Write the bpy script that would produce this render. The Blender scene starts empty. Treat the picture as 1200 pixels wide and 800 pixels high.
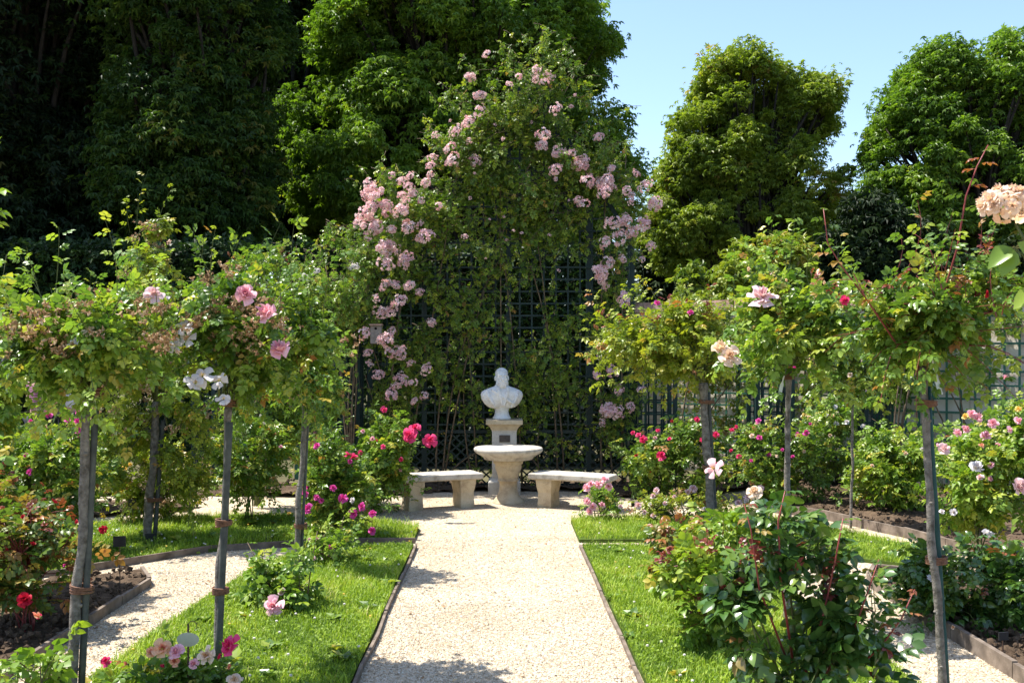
import bpy, math, random
import numpy as np
from mathutils import Vector, Quaternion
rng = np.random.default_rng(7)
random.seed(7)
R = math.radians
scene = bpy.context.scene
C = scene.collection

# ------------------------------------------------------------------ camera
CAM_H, FPX, VPX, HZY = 1.70, 1200.0, 585.0, 415.0
cam_d = bpy.data.cameras.new("camera")
cam = bpy.data.objects.new("camera", cam_d); C.objects.link(cam)
cam.location = (0, 0, CAM_H); cam.rotation_euler = (R(90), 0, 0)
cam_d.sensor_width = 36; cam_d.lens = 36 * FPX / 1200
cam_d.shift_x = (600 - VPX) / 1200; cam_d.shift_y = (HZY - 400) / 1200
cam_d.clip_start = .05; cam_d.clip_end = 2000
cam_d.dof.use_dof = True; cam_d.dof.focus_distance = 8.0; cam_d.dof.aperture_fstop = 10
scene.camera = cam

# ------------------------------------------------------------------ light
SUN_EL = R(63); TO_SUN_H = Vector((-0.97, 0.24, 0)).normalized()
TO_SUN = Vector((TO_SUN_H.x * math.cos(SUN_EL), TO_SUN_H.y * math.cos(SUN_EL), math.sin(SUN_EL)))
world = bpy.data.worlds.new("World"); scene.world = world; world.use_nodes = True
nt = world.node_tree; nt.nodes.clear()
sky = nt.nodes.new("ShaderNodeTexSky"); sky.sky_type = 'NISHITA'; sky.sun_disc = False
sky.sun_elevation = SUN_EL; sky.sun_rotation = math.atan2(TO_SUN_H.x, TO_SUN_H.y)
sky.air_density = 1.0; sky.dust_density = 1.0; sky.ozone_density = 2.2; sky.altitude = 50
bg = nt.nodes.new("ShaderNodeBackground"); bg.inputs[1].default_value = 0.12
wo = nt.nodes.new("ShaderNodeOutputWorld")
nt.links.new(sky.outputs[0], bg.inputs[0]); nt.links.new(bg.outputs[0], wo.inputs[0])
sun_d = bpy.data.lights.new("sun", 'SUN'); sun_d.energy = 4.6; sun_d.angle = R(0.53); sun_d.color = (1, .955, .87)
sun = bpy.data.objects.new("sun", sun_d); C.objects.link(sun); sun.location = (-10, 5, 25)
sun.rotation_euler = TO_SUN.to_track_quat('Z', 'Y').to_euler()
scene.view_settings.view_transform = 'Standard'; scene.view_settings.look = 'None'
scene.view_settings.gamma = 1; scene.view_settings.exposure = 1.28
scene.view_settings.use_curve_mapping = False
try:
    scene.cycles.max_bounces = 8; scene.cycles.diffuse_bounces = 4; scene.cycles.transmission_bounces = 4
    scene.cycles.use_denoising = True; scene.cycles.denoiser = 'OPENIMAGEDENOISE'
    scene.cycles.sample_clamp_indirect = 6
except Exception:
    pass

# ------------------------------------------------------------------ helpers
def at(px, py, Y):
    return np.array([(px - VPX) / FPX * Y, Y, CAM_H - (py - HZY) / FPX * Y])
def E(x0, y0, x1, y1, Y, dy=None):
    """ellipsoid (centre, radii) filling a region seen at distance Y"""
    a, b = at(x0, y1, Y), at(x1, y0, Y)
    c = (a + b) / 2; r = np.abs(b - a) / 2
    r[1] = dy if dy is not None else min(r[0], .8)
    return (c, r)
def nrm(v):
    return v / np.maximum(np.linalg.norm(v, axis=-1, keepdims=True), 1e-9)

class MB:
    def __init__(s): s.v = []; s.t = []; s.q = []; s.n = 0; s.r = []
    def add(s, v, tris=None, quads=None, mi=0, rnd=None):
        v = np.asarray(v, float).reshape(-1, 3)
        s.v.append(v)
        s.r.append(np.full(len(v), .5) if rnd is None else np.broadcast_to(rnd, (len(v),)))
        if tris is not None and len(tris): s.t.append((np.asarray(tris, np.int64).reshape(-1, 3) + s.n, mi))
        if quads is not None and len(quads): s.q.append((np.asarray(quads, np.int64).reshape(-1, 4) + s.n, mi))
        s.n += len(v); return s
    def box(s, c, d, rz=0, mi=0):
        c = np.asarray(c, float); d = np.asarray(d, float) / 2
        v = np.array([[x, y, z] for z in (-1, 1) for y in (-1, 1) for x in (-1, 1)]) * d
        if rz:
            ca, sa = math.cos(rz), math.sin(rz)
            v = np.c_[v[:, 0] * ca - v[:, 1] * sa, v[:, 0] * sa + v[:, 1] * ca, v[:, 2]]
        return s.add(v + c, quads=[[0, 2, 3, 1], [4, 5, 7, 6], [0, 1, 5, 4], [2, 6, 7, 3], [0, 4, 6, 2], [1, 3, 7, 5]], mi=mi)
    def bar(s, a, b, w, d=None, mi=0):
        """square bar from a to b; w = width in the XZ plane, d = depth along Y"""
        a = np.asarray(a, float); b = np.asarray(b, float); d = d or w
        t = nrm(b - a); n = np.array([0, 1., 0]) if abs(t[1]) < .9 else np.array([1., 0, 0]); x = nrm(np.cross(t, n)); n = np.cross(x, t)
        v = []
        for p in (a, b):
            for i, j in ((-1, -1), (1, -1), (1, 1), (-1, 1)): v.append(p + x * w / 2 * i + n * d / 2 * j)
        return s.add(v, quads=[[0, 1, 2, 3], [7, 6, 5, 4], [0, 4, 5, 1], [1, 5, 6, 2], [2, 6, 7, 3], [3, 7, 4, 0]], mi=mi)
    def tube(s, P, r, k=6, mi=0, closed=False, rnd=None):
        P = np.asarray(P, float)[None]; r = np.broadcast_to(np.asarray(r, float), (P.shape[1],))[None]
        return s.tubes(P, r, k, mi, closed, rnd)
    def tubes(s, P, r, k=3, mi=0, closed=False, rnd=None):
        """N tubes at once; P (N,M,3), r (N,M)"""
        N, M, _ = P.shape
        T = np.roll(P, -1, 1) - np.roll(P, 1, 1) if closed else np.gradient(P, axis=1)
        T = nrm(T)
        ref = np.where(np.abs(T[:, :, 2:3]) < .93, np.array([0, 0, 1.]), np.array([1., 0, 0]))
        if not closed: ref = np.broadcast_to(np.where(np.abs(T[:, M // 2, 2:3]) < .75, np.array([0, 0, 1.]), np.array([.9, .3, 0]))[:, None], T.shape)
        a = nrm(np.cross(T, ref)); b = np.cross(T, a)
        ang = np.arange(k) / k * 2 * math.pi
        V = P[:, :, None] + r[:, :, None, None] * (a[:, :, None] * np.cos(ang)[None, None, :, None] + b[:, :, None] * np.sin(ang)[None, None, :, None])
        mm = M if closed else M - 1
        i = np.arange(mm)[:, None]; j = np.arange(k)[None]
        i2 = (i + 1) % M
        q = np.stack([i * k + j, i * k + (j + 1) % k, i2 * k + (j + 1) % k, i2 * k + j], -1).reshape(-1, 4)
        q = (np.arange(N)[:, None, None] * (M * k) + q[None]).reshape(-1, 4)
        tr = []
        if not closed:
            for base, rev in ((0, 1), ((M - 1) * k, 0)):
                f = np.array([[0, x + 1, x] if rev else [0, x, x + 1] for x in range(1, k - 1)]) + base
                tr.append((np.arange(N)[:, None, None] * (M * k) + f[None]).reshape(-1, 3))
            tr = np.concatenate(tr)
        return s.add(V.reshape(-1, 3), tris=tr, quads=q, mi=mi, rnd=rnd)
    def lathe(s, prof, c=(0, 0, 0), k=32, mi=0):
        prof = np.asarray(prof, float); M = len(prof); a = np.arange(k) / k * 2 * math.pi
        V = np.stack([prof[:, None, 0] * np.cos(a), prof[:, None, 0] * np.sin(a), np.repeat(prof[:, None, 1], k, 1)], -1) + np.asarray(c)
        i = np.arange(M - 1)[:, None]; j = np.arange(k)[None]
        q = np.stack([i * k + j, i * k + (j + 1) % k, (i + 1) * k + (j + 1) % k, (i + 1) * k + j], -1).reshape(-1, 4)
        return s.add(V.reshape(-1, 3), quads=q, mi=mi)
    def loft(s, secs, mi=0, cap=True):
        """secs: list of equally long vertex rings"""
        V = np.asarray(secs, float); M, k, _ = V.shape
        i = np.arange(M - 1)[:, None]; j = np.arange(k)[None]
        q = np.stack([i * k + j, i * k + (j + 1) % k, (i + 1) * k + (j + 1) % k, (i + 1) * k + j], -1).reshape(-1, 4)
        b = s.n
        s.add(V.reshape(-1, 3), quads=q, mi=mi)
        if cap:
            for row, rev in ((0, 1), (M - 1, 0)):
                c = V[row].mean(0); f = [[k, (x + 1) % k, x] if rev else [k, x, (x + 1) % k] for x in range(k)]
                s.add(np.vstack([V[row], c]), tris=f, mi=mi)
        return s
    def ell(s, c, r, nu=14, nv=9, mi=0):
        th = np.linspace(0, math.pi, nv); 
        prof = np.c_[np.sin(th), -np.cos(th)]; prof[0, 0] = prof[-1, 0] = 1e-4
        m = MB().lathe(prof, k=nu)
        return s.add(m.v[0] * np.asarray(r) + np.asarray(c), quads=m.q[0][0], mi=mi)
    def scatter(s, tpl, pos, dr, up, size, rnd=None, mi=0, mirror=True):
        tv, tt, tq = tpl
        pos = np.asarray(pos, float); N = len(pos)
        if N == 0: return s
        y = nrm(dr); x = nrm(np.cross(y, up)); z = np.cross(x, y)
        size = np.broadcast_to(size, (N,))
        rnd = rng.random(N) if rnd is None else rnd
        zz = tv[None, :, 2] * rng.uniform(.5, 1.6, (N, 1))
        V = pos[:, None] + size[:, None, None] * (tv[None, :, 0:1] * x[:, None] + tv[None, :, 1:2] * y[:, None] + zz[..., None] * z[:, None])
        n = len(tv); o = np.arange(N)[:, None, None] * n
        return s.add(V.reshape(-1, 3), tris=None if tt is None else (o + tt[None]).reshape(-1, 3),
                     quads=None if tq is None else (o + tq[None]).reshape(-1, 4), mi=mi, rnd=np.repeat(rnd, n))
    def mesh(s, name, mats, smooth=False, off=(0, 0, 0)):
        me = bpy.data.meshes.new(name)
        v = np.concatenate(s.v) - np.asarray(off)
        idx = []; starts = []; mi = []; st = 0
        for lst, k in ((s.t, 3), (s.q, 4)):
            for f, m in lst:
                idx.append(f.ravel()); starts.append(st + np.arange(len(f)) * k); st += f.size; mi.append(np.full(len(f), m))
        idx = np.concatenate(idx); starts = np.concatenate(starts); mi = np.concatenate(mi)
        me.vertices.add(len(v)); me.vertices.foreach_set('co', v.astype(np.float32).ravel())
        me.loops.add(len(idx)); me.loops.foreach_set('vertex_index', idx.astype(np.int32))
        me.polygons.add(len(starts)); me.polygons.foreach_set('loop_start', starts.astype(np.int32))
        me.polygons.foreach_set('material_index', mi.astype(np.int32))
        me.polygons.foreach_set('use_smooth', np.full(len(starts), smooth))
        a = me.attributes.new('rnd', 'FLOAT', 'POINT'); a.data.foreach_set('value', np.concatenate(s.r).astype(np.float32))
        for m in (mats if isinstance(mats, (list, tuple)) else [mats]): me.materials.append(m)
        me.update(calc_edges=True); me.validate()
        return me
OFF = {}
def link(name, data, parent=None):
    o = bpy.data.objects.new(name, data); C.objects.link(o)
    if parent is not None: o.parent = parent; OFF[o.name] = OFF[parent.name]
    return o
def build(mb, name, mats, parent=None, smooth=False, off=None):
    off = OFF[parent.name] if parent is not None else (off if off is not None else (0, 0, 0))
    o = link(name, mb.mesh(name, mats, smooth, off), parent)
    if parent is None: o.location = off; OFF[o.name] = tuple(off)
    return o
def tag(o, label=None, cat=None, group=None, kind=None):
    for k, v in (('label', label), ('category', cat), ('group', group), ('kind', kind)):
        if v: o[k] = v
    return o
def thing(name, loc, label, cat, group=None):
    o = bpy.data.objects.new(name, None); C.objects.link(o); o.location = [float(x) for x in loc]
    o.empty_display_size = .1
    OFF[o.name] = tuple(float(x) for x in loc)
    return tag(o, label, cat, group)
def struct(mb, name, mats, smooth=False):
    return tag(build(mb, name, mats, None, smooth), kind='structure')
def bevel(o, w=.006, seg=2):
    m = o.modifiers.new('bevel', 'BEVEL'); m.width = w; m.segments = seg; m.limit_method = 'ANGLE'; return o

# ------------------------------------------------------------------ materials
def mat(name):
    m = bpy.data.materials.new(name); m.use_nodes = True
    n = m.node_tree.nodes; l = m.node_tree.links
    return m, n, l, n['Principled BSDF'], n['Material Output']
def ramp(n, stops, interp='LINEAR'):
    r = n.new('ShaderNodeValToRGB'); e = r.color_ramp.elements; r.color_ramp.interpolation = interp
    while len(e) < len(stops): e.new(.5)
    for x, (p, c) in zip(e, stops): x.position = p; x.color = (*c, 1)
    return r
def noise(n, l, scale, detail=4, rough=.6, coord='Object'):
    tc = n.new('ShaderNodeTexCoord'); t = n.new('ShaderNodeTexNoise')
    t.inputs['Scale'].default_value = scale; t.inputs['Detail'].default_value = detail; t.inputs['Roughness'].default_value = rough
    l.new(tc.outputs[coord], t.inputs['Vector']); return t
def noisy(name, c1, c2, scale=8, rough=.8, bump=.3, bscale=None, dist=.01, detail=6, spec=.3):
    m, n, l, b, o = mat(name)
    t = noise(n, l, scale, detail); r = ramp(n, [(.3, c1), (.7, c2)])
    l.new(t.outputs['Fac'], r.inputs[0]); l.new(r.outputs[0], b.inputs['Base Color'])
    b.inputs['Roughness'].default_value = rough; b.inputs['Specular IOR Level'].default_value = spec
    t2 = noise(n, l, bscale or scale * 4, 6); bp = n.new('ShaderNodeBump'); bp.inputs['Strength'].default_value = bump; bp.inputs['Distance'].default_value = dist
    l.new(t2.outputs['Fac'], bp.inputs['Height']); l.new(bp.outputs[0], b.inputs['Normal'])
    return m
def leafmat(name, stops, rough=.42, trans=.35, spec=.45, tcol=(1.25, 1.35, .5), under=1.35):
    m, n, l, b, o = mat(name)
    a = n.new('ShaderNodeAttribute'); a.attribute_name = 'rnd'
    r = ramp(n, stops); l.new(a.outputs['Fac'], r.inputs[0])
    g = n.new('ShaderNodeNewGeometry')
    mx = n.new('ShaderNodeMix'); mx.data_type = 'RGBA'; mx.blend_type = 'MULTIPLY'; mx.inputs[7].default_value = (under, under, under * 1.15, 1)
    l.new(g.outputs['Backfacing'], mx.inputs[0]); l.new(r.outputs[0], mx.inputs[6])
    l.new(mx.outputs[2], b.inputs['Base Color'])
    b.inputs['Roughness'].default_value = rough; b.inputs['Specular IOR Level'].default_value = spec
    tr = n.new('ShaderNodeBsdfTranslucent')
    m2 = n.new('ShaderNodeMix'); m2.data_type = 'RGBA'; m2.blend_type = 'MULTIPLY'; m2.inputs[0].default_value = 1; m2.inputs[7].default_value = (*tcol, 1)
    l.new(r.outputs[0], m2.inputs[6]); l.new(m2.outputs[2], tr.inputs[0])
    ms = n.new('ShaderNodeMixShader'); ms.inputs[0].default_value = trans
    l.new(b.outputs[0], ms.inputs[1]); l.new(tr.outputs[0], ms.inputs[2]); l.new(ms.outputs[0], o.inputs[0])
    return m
def petalmat(name, stops, trans=.3):
    return leafmat(name, stops, rough=.6, trans=trans, spec=.2, tcol=(1, .95, .95), under=.92)
G = lambda *s: [(i / (len(s) - 1), c) for i, c in enumerate(s)]
L_rose = leafmat('rose_leaf', [(0, (.05, .1, .016)), (.3, (.09, .17, .025)), (.6, (.15, .24, .032)), (.82, (.27, .33, .045)), (.92, (.38, .34, .05)), (1, (.34, .15, .05))], rough=.34)
L_pale = leafmat('pale_rose_leaf', [(0, (.07, .14, .024)), (.4, (.14, .24, .035)), (.75, (.27, .35, .05)), (.92, (.4, .38, .06)), (1, (.38, .2, .06))], rough=.34)
L_lime = leafmat('lime_rose_leaf', [(0, (.08, .16, .02)), (.5, (.17, .27, .03)), (.9, (.32, .36, .04)), (1, (.42, .34, .05))])
L_dark = leafmat('dark_glossy_leaf', [(0, (.028, .065, .016)), (.5, (.055, .12, .022)), (.85, (.12, .19, .03)), (.95, (.18, .24, .045)), (1, (.2, .07, .03))], rough=.25, trans=.2, spec=.6)
L_bronze = leafmat('bronze_leaf', [(0, (.05, .1, .02)), (.45, (.1, .16, .03)), (.65, (.26, .2, .04)), (.8, (.3, .12, .04)), (1, (.2, .05, .03))])
L_red = leafmat('young_red_leaf', [(0, (.14, .03, .03)), (.6, (.22, .05, .04)), (1, (.28, .12, .05))], rough=.35)
L_climb = leafmat('climber_leaf', [(0, (.045, .09, .012)), (.35, (.095, .165, .02)), (.7, (.18, .25, .028)), (.92, (.33, .36, .04)), (1, (.3, .17, .05))])
L_gold = leafmat('golden_climber_leaf', [(0, (.09, .15, .02)), (.4, (.2, .26, .026)), (.8, (.3, .32, .03)), (.95, (.38, .27, .05)), (1, (.3, .12, .04))])
L_tree = leafmat('chestnut_leaf', [(0, (.06, .12, .015)), (.5, (.13, .225, .022)), (.9, (.21, .31, .03)), (1, (.3, .33, .045))], rough=.45, trans=.45)
L_tree2 = leafmat('yellowing_chestnut_leaf', [(0, (.1, .15, .018)), (.5, (.2, .27, .028)), (.88, (.3, .34, .04)), (1, (.36, .25, .07))], rough=.45, trans=.45)
L_mid = leafmat('half_shaded_tree_leaf', [(0, (.02, .045, .009)), (.6, (.045, .09, .013)), (.93, (.1, .15, .02)), (1, (.16, .15, .03))], rough=.5, trans=.32, spec=.25)  # leaf colour darkened part way, half shade put into the colour
L_shade = leafmat('shaded_tree_leaf', [(0, (.005, .013, .004)), (.6, (.012, .027, .006)), (.93, (.03, .052, .01)), (1, (.08, .075, .017))], rough=.6, trans=.15, spec=.2)  # deep shade of the background trees is put into this leaf colour
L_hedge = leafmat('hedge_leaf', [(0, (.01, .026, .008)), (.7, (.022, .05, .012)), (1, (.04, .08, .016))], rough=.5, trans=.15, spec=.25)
L_grass = leafmat('grass_blade', [(0, (.09, .16, .016)), (.5, (.23, .335, .026)), (.82, (.36, .44, .05)), (1, (.42, .38, .13))], rough=.5, trans=.4, spec=.3, tcol=(1.2, 1.25, .6))
L_spent = leafmat('dried_bloom', [(0, (.22, .12, .06)), (.5, (.4, .25, .13)), (1, (.55, .42, .25))], rough=.8, trans=.2, spec=.1, tcol=(1, 1, 1))
P_pink = petalmat('pink_petal', G((.8, .24, .32), (.86, .4, .44), (.9, .54, .55)))
P_blush = petalmat('blush_petal', G((.74, .4, .38), (.8, .52, .48), (.83, .61, .56)))
P_ramb = petalmat('rambler_pink_petal', G((.72, .38, .36), (.84, .54, .5), (.9, .68, .62), (.9, .78, .68)))
P_white = petalmat('white_petal', G((.7, .64, .56), (.78, .75, .69)))
P_cream = petalmat('cream_petal', G((.82, .58, .3), (.84, .68, .46)))
P_peach = petalmat('peach_petal', G((.74, .42, .2), (.82, .57, .34), (.85, .68, .48)))
P_mag = petalmat('magenta_petal', G((.42, .015, .13), (.62, .04, .25), (.72, .1, .36)))
P_red = petalmat('red_petal', G((.5, .01, .06), (.72, .025, .12), (.8, .07, .2)))
P_dred = petalmat('crimson_petal', G((.3, .006, .02), (.5, .015, .04)))
P_coral = petalmat('coral_petal', G((.78, .1, .1), (.85, .3, .2), (.88, .55, .3)))
P_yel = petalmat('yellow_petal', G((.85, .55, .06), (.9, .7, .2)))
M_stam = noisy('stamen', (.7, .4, .02), (.85, .6, .08), 40)
M_bark = noisy('rose_bark', (.06, .05, .04), (.27, .24, .21), 26, .9, 1.0, 70, .008)
M_cane = noisy('green_cane', (.05, .08, .02), (.12, .13, .04), 20, .5, .2)
M_rcane = noisy('red_cane', (.16, .025, .03), (.26, .06, .05), 20, .4, .1)
M_bcane = noisy('brown_cane', (.08, .05, .03), (.2, .15, .09), 20, .7, .3)
M_stake = noisy('weathered_stake', (.045, .048, .045), (.11, .115, .1), 14, .8, .5, 40, .004)
M_gstake = noisy('green_stake', (.008, .045, .045), (.018, .075, .07), 14, .5, .2)
M_tie = noisy('willow_tie', (.1, .045, .025), (.24, .115, .065), 60, .6, .4)
M_trunk = noisy('tree_bark', (.016, .013, .01), (.045, .036, .028), 9, .95, .9, 22, .03)
M_trel = noisy('trellis_paint', (.006, .02, .02), (.014, .036, .034), 6, .45, .15)
M_green = noisy('green_paint', (.022, .09, .06), (.04, .13, .09), 6, .5, .15)
M_label = noisy('black_label', (.012, .012, .014), (.03, .03, .032), 20, .5, .1)
M_wire = noisy('label_wire', (.05, .03, .02), (.12, .07, .05), 40, .5, .1)
M_ribbon = noisy('clear_ribbon', (.5, .56, .55), (.7, .75, .74), 10, .3, .1)
M_disc = noisy('frosted_disc', (.42, .42, .3), (.5, .5, .38), 10, .3, .05)
M_box = noisy('grey_board', (.2, .17, .15), (.32, .28, .26), 14, .8, .4)
M_hole = noisy('dark_hole', (.004, .004, .004), (.008, .007, .006), 10, .9, 0)
M_edge = noisy('edging_wood', (.08, .06, .045), (.24, .19, .15), 9, .9, .6, 40, .004)
M_coping = noisy('pink_coping', (.36, .22, .17), (.52, .37, .3), 10, .9, .5, 50)
M_plaque = noisy('bronze_plaque', (.04, .03, .025), (.1, .08, .065), 60, .4, .4, 160, .002)

def stone_mat(name, c1, c2, c3, scale=5, bump=.35):
    m, n, l, b, o = mat(name)
    t = noise(n, l, scale, 8, .65); r = ramp(n, [(.28, c1), (.5, c2), (.75, c3)]); l.new(t.outputs['Fac'], r.inputs[0])
    t3 = noise(n, l, 70, 3, .7); r3 = ramp(n, [(.3, (.72, .7, .66)), (.45, (1, 1, 1))]); l.new(t3.outputs['Fac'], r3.inputs[0])
    mx = n.new('ShaderNodeMix'); mx.data_type = 'RGBA'; mx.blend_type = 'MULTIPLY'; mx.inputs[0].default_value = 1
    l.new(r.outputs[0], mx.inputs[6]); l.new(r3.outputs[0], mx.inputs[7]); l.new(mx.outputs[2], b.inputs['Base Color'])
    b.inputs['Roughness'].default_value = .85; b.inputs['Specular IOR Level'].default_value = .25
    t2 = noise(n, l, 60, 8, .7); bp = n.new('ShaderNodeBump'); bp.inputs['Strength'].default_value = bump; bp.inputs['Distance'].default_value = .008
    l.new(t2.outputs['Fac'], bp.inputs['Height']); l.new(bp.outputs[0], b.inputs['Normal'])
    return m
M_lime = stone_mat('limestone', (.26, .2, .13), (.48, .395, .27), (.56, .49, .36))
M_top = stone_mat('weathered_limestone', (.2, .18, .15), (.43, .395, .34), (.53, .5, .445), 9, .7)
M_ped = stone_mat('grey_limestone', (.3, .28, .25), (.47, .445, .395), (.53, .51, .47))
M_marble = stone_mat('white_marble', (.46, .44, .41), (.7, .68, .65), (.77, .755, .72), 7, .2)

def gravel_mat():
    m, n, l, b, o = mat('pale_gravel')
    tc = n.new('ShaderNodeTexCoord')
    v = n.new('ShaderNodeTexVoronoi'); v.inputs['Scale'].default_value = 75; l.new(tc.outputs['Object'], v.inputs['Vector'])
    hs = n.new('ShaderNodeSeparateColor'); l.new(v.outputs['Color'], hs.inputs[0])
    r = ramp(n, [(0, (.26, .2, .13)), (.15, (.385, .305, .21)), (.55, (.475, .39, .285)), (.85, (.54, .46, .355)), (1, (.61, .545, .44))]); l.new(hs.outputs[0], r.inputs[0])
    t = noise(n, l, 1.3, 5, .6); r2 = ramp(n, [(.25, (.74, .69, .62)), (.45, (.9, .88, .85)), (.65, (1, 1, 1))]); l.new(t.outputs['Fac'], r2.inputs[0])
    mx = n.new('ShaderNodeMix'); mx.data_type = 'RGBA'; mx.blend_type = 'MULTIPLY'; mx.inputs[0].default_value = 1
    l.new(r.outputs[0], mx.inputs[6]); l.new(r2.outputs[0], mx.inputs[7]); l.new(mx.outputs[2], b.inputs['Base Color'])
    b.inputs['Roughness'].default_value = .95; b.inputs['Specular IOR Level'].default_value = .15
    t3 = noise(n, l, 18, 6, .7)
    ad = n.new('ShaderNodeMath'); ad.operation = 'MULTIPLY_ADD'; ad.inputs[1].default_value = 1.2
    iv = n.new('ShaderNodeMath'); iv.operation = 'MULTIPLY'; iv.inputs[1].default_value = -1.0; l.new(v.outputs['Distance'], iv.inputs[0])
    l.new(t3.outputs['Fac'], ad.inputs[0]); l.new(iv.outputs[0], ad.inputs[2])
    bp = n.new('ShaderNodeBump'); bp.inputs['Strength'].default_value = .7; bp.inputs['Distance'].default_value = .008
    l.new(ad.outputs[0], bp.inputs['Height']); l.new(bp.outputs[0], b.inputs['Normal'])
    return m
M_gravel = gravel_mat()
def pebmat():
    m, n, l, b, o = mat('pebble')
    a = n.new('ShaderNodeAttribute'); a.attribute_name = 'rnd'
    r = ramp(n, [(0, (.2, .15, .1)), (.2, (.38, .31, .22)), (.6, (.5, .43, .33)), (1, (.62, .57, .48))]); l.new(a.outputs['Fac'], r.inputs[0])
    l.new(r.outputs[0], b.inputs['Base Color']); b.inputs['Roughness'].default_value = .9; return m
M_peb = pebmat()
M_soil = noisy('soil', (.045, .03, .02), (.15, .105, .07), 7, .98, 1.0, 35, .03, spec=.1)
M_turf = noisy('turf_soil', (.04, .06, .012), (.09, .14, .025), 14, .95, .5, spec=.1)
M_far = noisy('park_ground', (.06, .055, .03), (.12, .11, .06), 1.5, .98, .5, spec=.1)
def wall_mat():
    m, n, l, b, o = mat('rendered_wall')
    t = noise(n, l, 1.6, 8, .65); r = ramp(n, [(.3, (.5, .44, .35)), (.55, (.66, .6, .5)), (.8, (.72, .67, .58))]); l.new(t.outputs['Fac'], r.inputs[0])
    br = n.new('ShaderNodeTexBrick'); br.inputs['Scale'].default_value = 1.0; br.inputs['Mortar Size'].default_value = .012
    br.inputs['Brick Width'].default_value = .42; br.inputs['Row Height'].default_value = .24
    br.inputs['Color1'].default_value = (1, 1, 1, 1); br.inputs['Color2'].default_value = (.86, .84, .8, 1); br.inputs['Mortar'].default_value = (.7, .66, .6, 1)
    tc = n.new('ShaderNodeTexCoord'); sx = n.new('ShaderNodeSeparateXYZ'); cx = n.new('ShaderNodeCombineXYZ')
    l.new(tc.outputs['Object'], sx.inputs[0]); l.new(sx.outputs[0], cx.inputs[0]); l.new(sx.outputs[2], cx.inputs[1]); l.new(cx.outputs[0], br.inputs['Vector'])
    mx = n.new('ShaderNodeMix'); mx.data_type = 'RGBA'; mx.blend_type = 'MULTIPLY'; mx.inputs[0].default_value = .8
    l.new(r.outputs[0], mx.inputs[6]); l.new(br.outputs['Color'], mx.inputs[7]); l.new(mx.outputs[2], b.inputs['Base Color']); b.inputs['Roughness'].default_value = .9
    t2 = noise(n, l, 40, 6); bp = n.new('ShaderNodeBump'); bp.inputs['Strength'].default_value = .5; bp.inputs['Distance'].default_value = .01
    l.new(t2.outputs['Fac'], bp.inputs['Height']); l.new(bp.outputs[0], b.inputs['Normal'])
    return m
M_wall = wall_mat()

# ------------------------------------------------------------------ templates (verts, tris, quads); length along +y
def tpl_leaf(kind, w=.36, curl=.18, fold=.1):
    if kind == 'hi':
        v = [[0, 0, 0]]
        for t, k in ((.18, .62), (.42, 1.0), (.72, .72)):
            z = -curl * t * t
            v += [[-w * k, t, z + fold * k], [0, t + .03, z - .01], [w * k, t, z + fold * k]]
        v.append([0, 1, -curl * 1.15])
        tr = [[0, 2, 1], [0, 3, 2], [7, 8, 10], [8, 9, 10]]
        q = [[1, 2, 5, 4], [2, 3, 6, 5], [4, 5, 8, 7], [5, 6, 9, 8]]
        return np.array(v, float), np.array(tr), np.array(q)
    if kind == 'mid':
        v = [[0, 0, 0], [-w, .42, fold - curl * .2], [0, .48, -curl * .25], [w, .42, fold - curl * .2], [0, 1, -curl]]
        return np.array(v, float), np.array([[0, 2, 1], [0, 3, 2], [1, 2, 4], [2, 3, 4]]), None
    v = [[0, 0, 0], [-w, .45, fold], [w, .45, fold], [0, 1, -curl]]
    return np.array(v, float), np.array([[0, 3, 1], [0, 2, 3]]), None
def tpl_join(parts):
    vs, ts, qs, n = [], [], [], 0
    for v, t, q in parts:
        vs.append(v)
        if t is not None: ts.append(t + n)
        if q is not None: qs.append(q + n)
        n += len(v)
    return np.vstack(vs), (np.vstack(ts) if ts else None), (np.vstack(qs) if qs else None)
def tpl_place(tp, ang, off, sc, tilt=0., roll=0.):
    v, t, q = tp
    v = v * sc
    c, s = math.cos(roll), math.sin(roll); v = np.c_[v[:, 0] * c + v[:, 2] * s, v[:, 1], -v[:, 0] * s + v[:, 2] * c]
    c, s = math.cos(tilt), math.sin(tilt); v = np.c_[v[:, 0], v[:, 1] * c - v[:, 2] * s, v[:, 1] * s + v[:, 2] * c]
    c, s = math.cos(ang), math.sin(ang); v = np.c_[v[:, 0] * c + v[:, 1] * s, -v[:, 0] * s + v[:, 1] * c, v[:, 2]]
    return v + np.asarray(off, float), t, q
def tpl_compound(kind, n=5, w=.36):
    lf = tpl_leaf(kind, w)
    P = [tpl_place(lf, 0.05, (0, .58, -.03), .46, -.15)]
    for y, a, s in ((.54, 1.0, .4), (.27, 1.15, .32))[: (n - 1) // 2]:
        for sg in (-1, 1): P.append(tpl_place(lf, sg * a + .06 * sg, (0, y + .02 * sg, 0), s, -.12, .15 * sg))
    return tpl_join(P)
def tpl_palm(kind='lo', n=5, w=.2):
    lf = tpl_leaf(kind, w, .3, .05)
    return tpl_join([tpl_place(lf, (i - (n - 1) / 2) * 1.0, (0, 0, 0), 1 - .12 * abs(i - (n - 1) / 2), -.25) for i in range(n)])
T_HI, T_MID, T_LO = tpl_compound('hi'), tpl_compound('mid'), tpl_compound('lo', 5, .4)
T_PALM = tpl_palm()
T_ONE = tpl_leaf('mid')
T_LONE = tpl_leaf('lo', .3)

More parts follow.
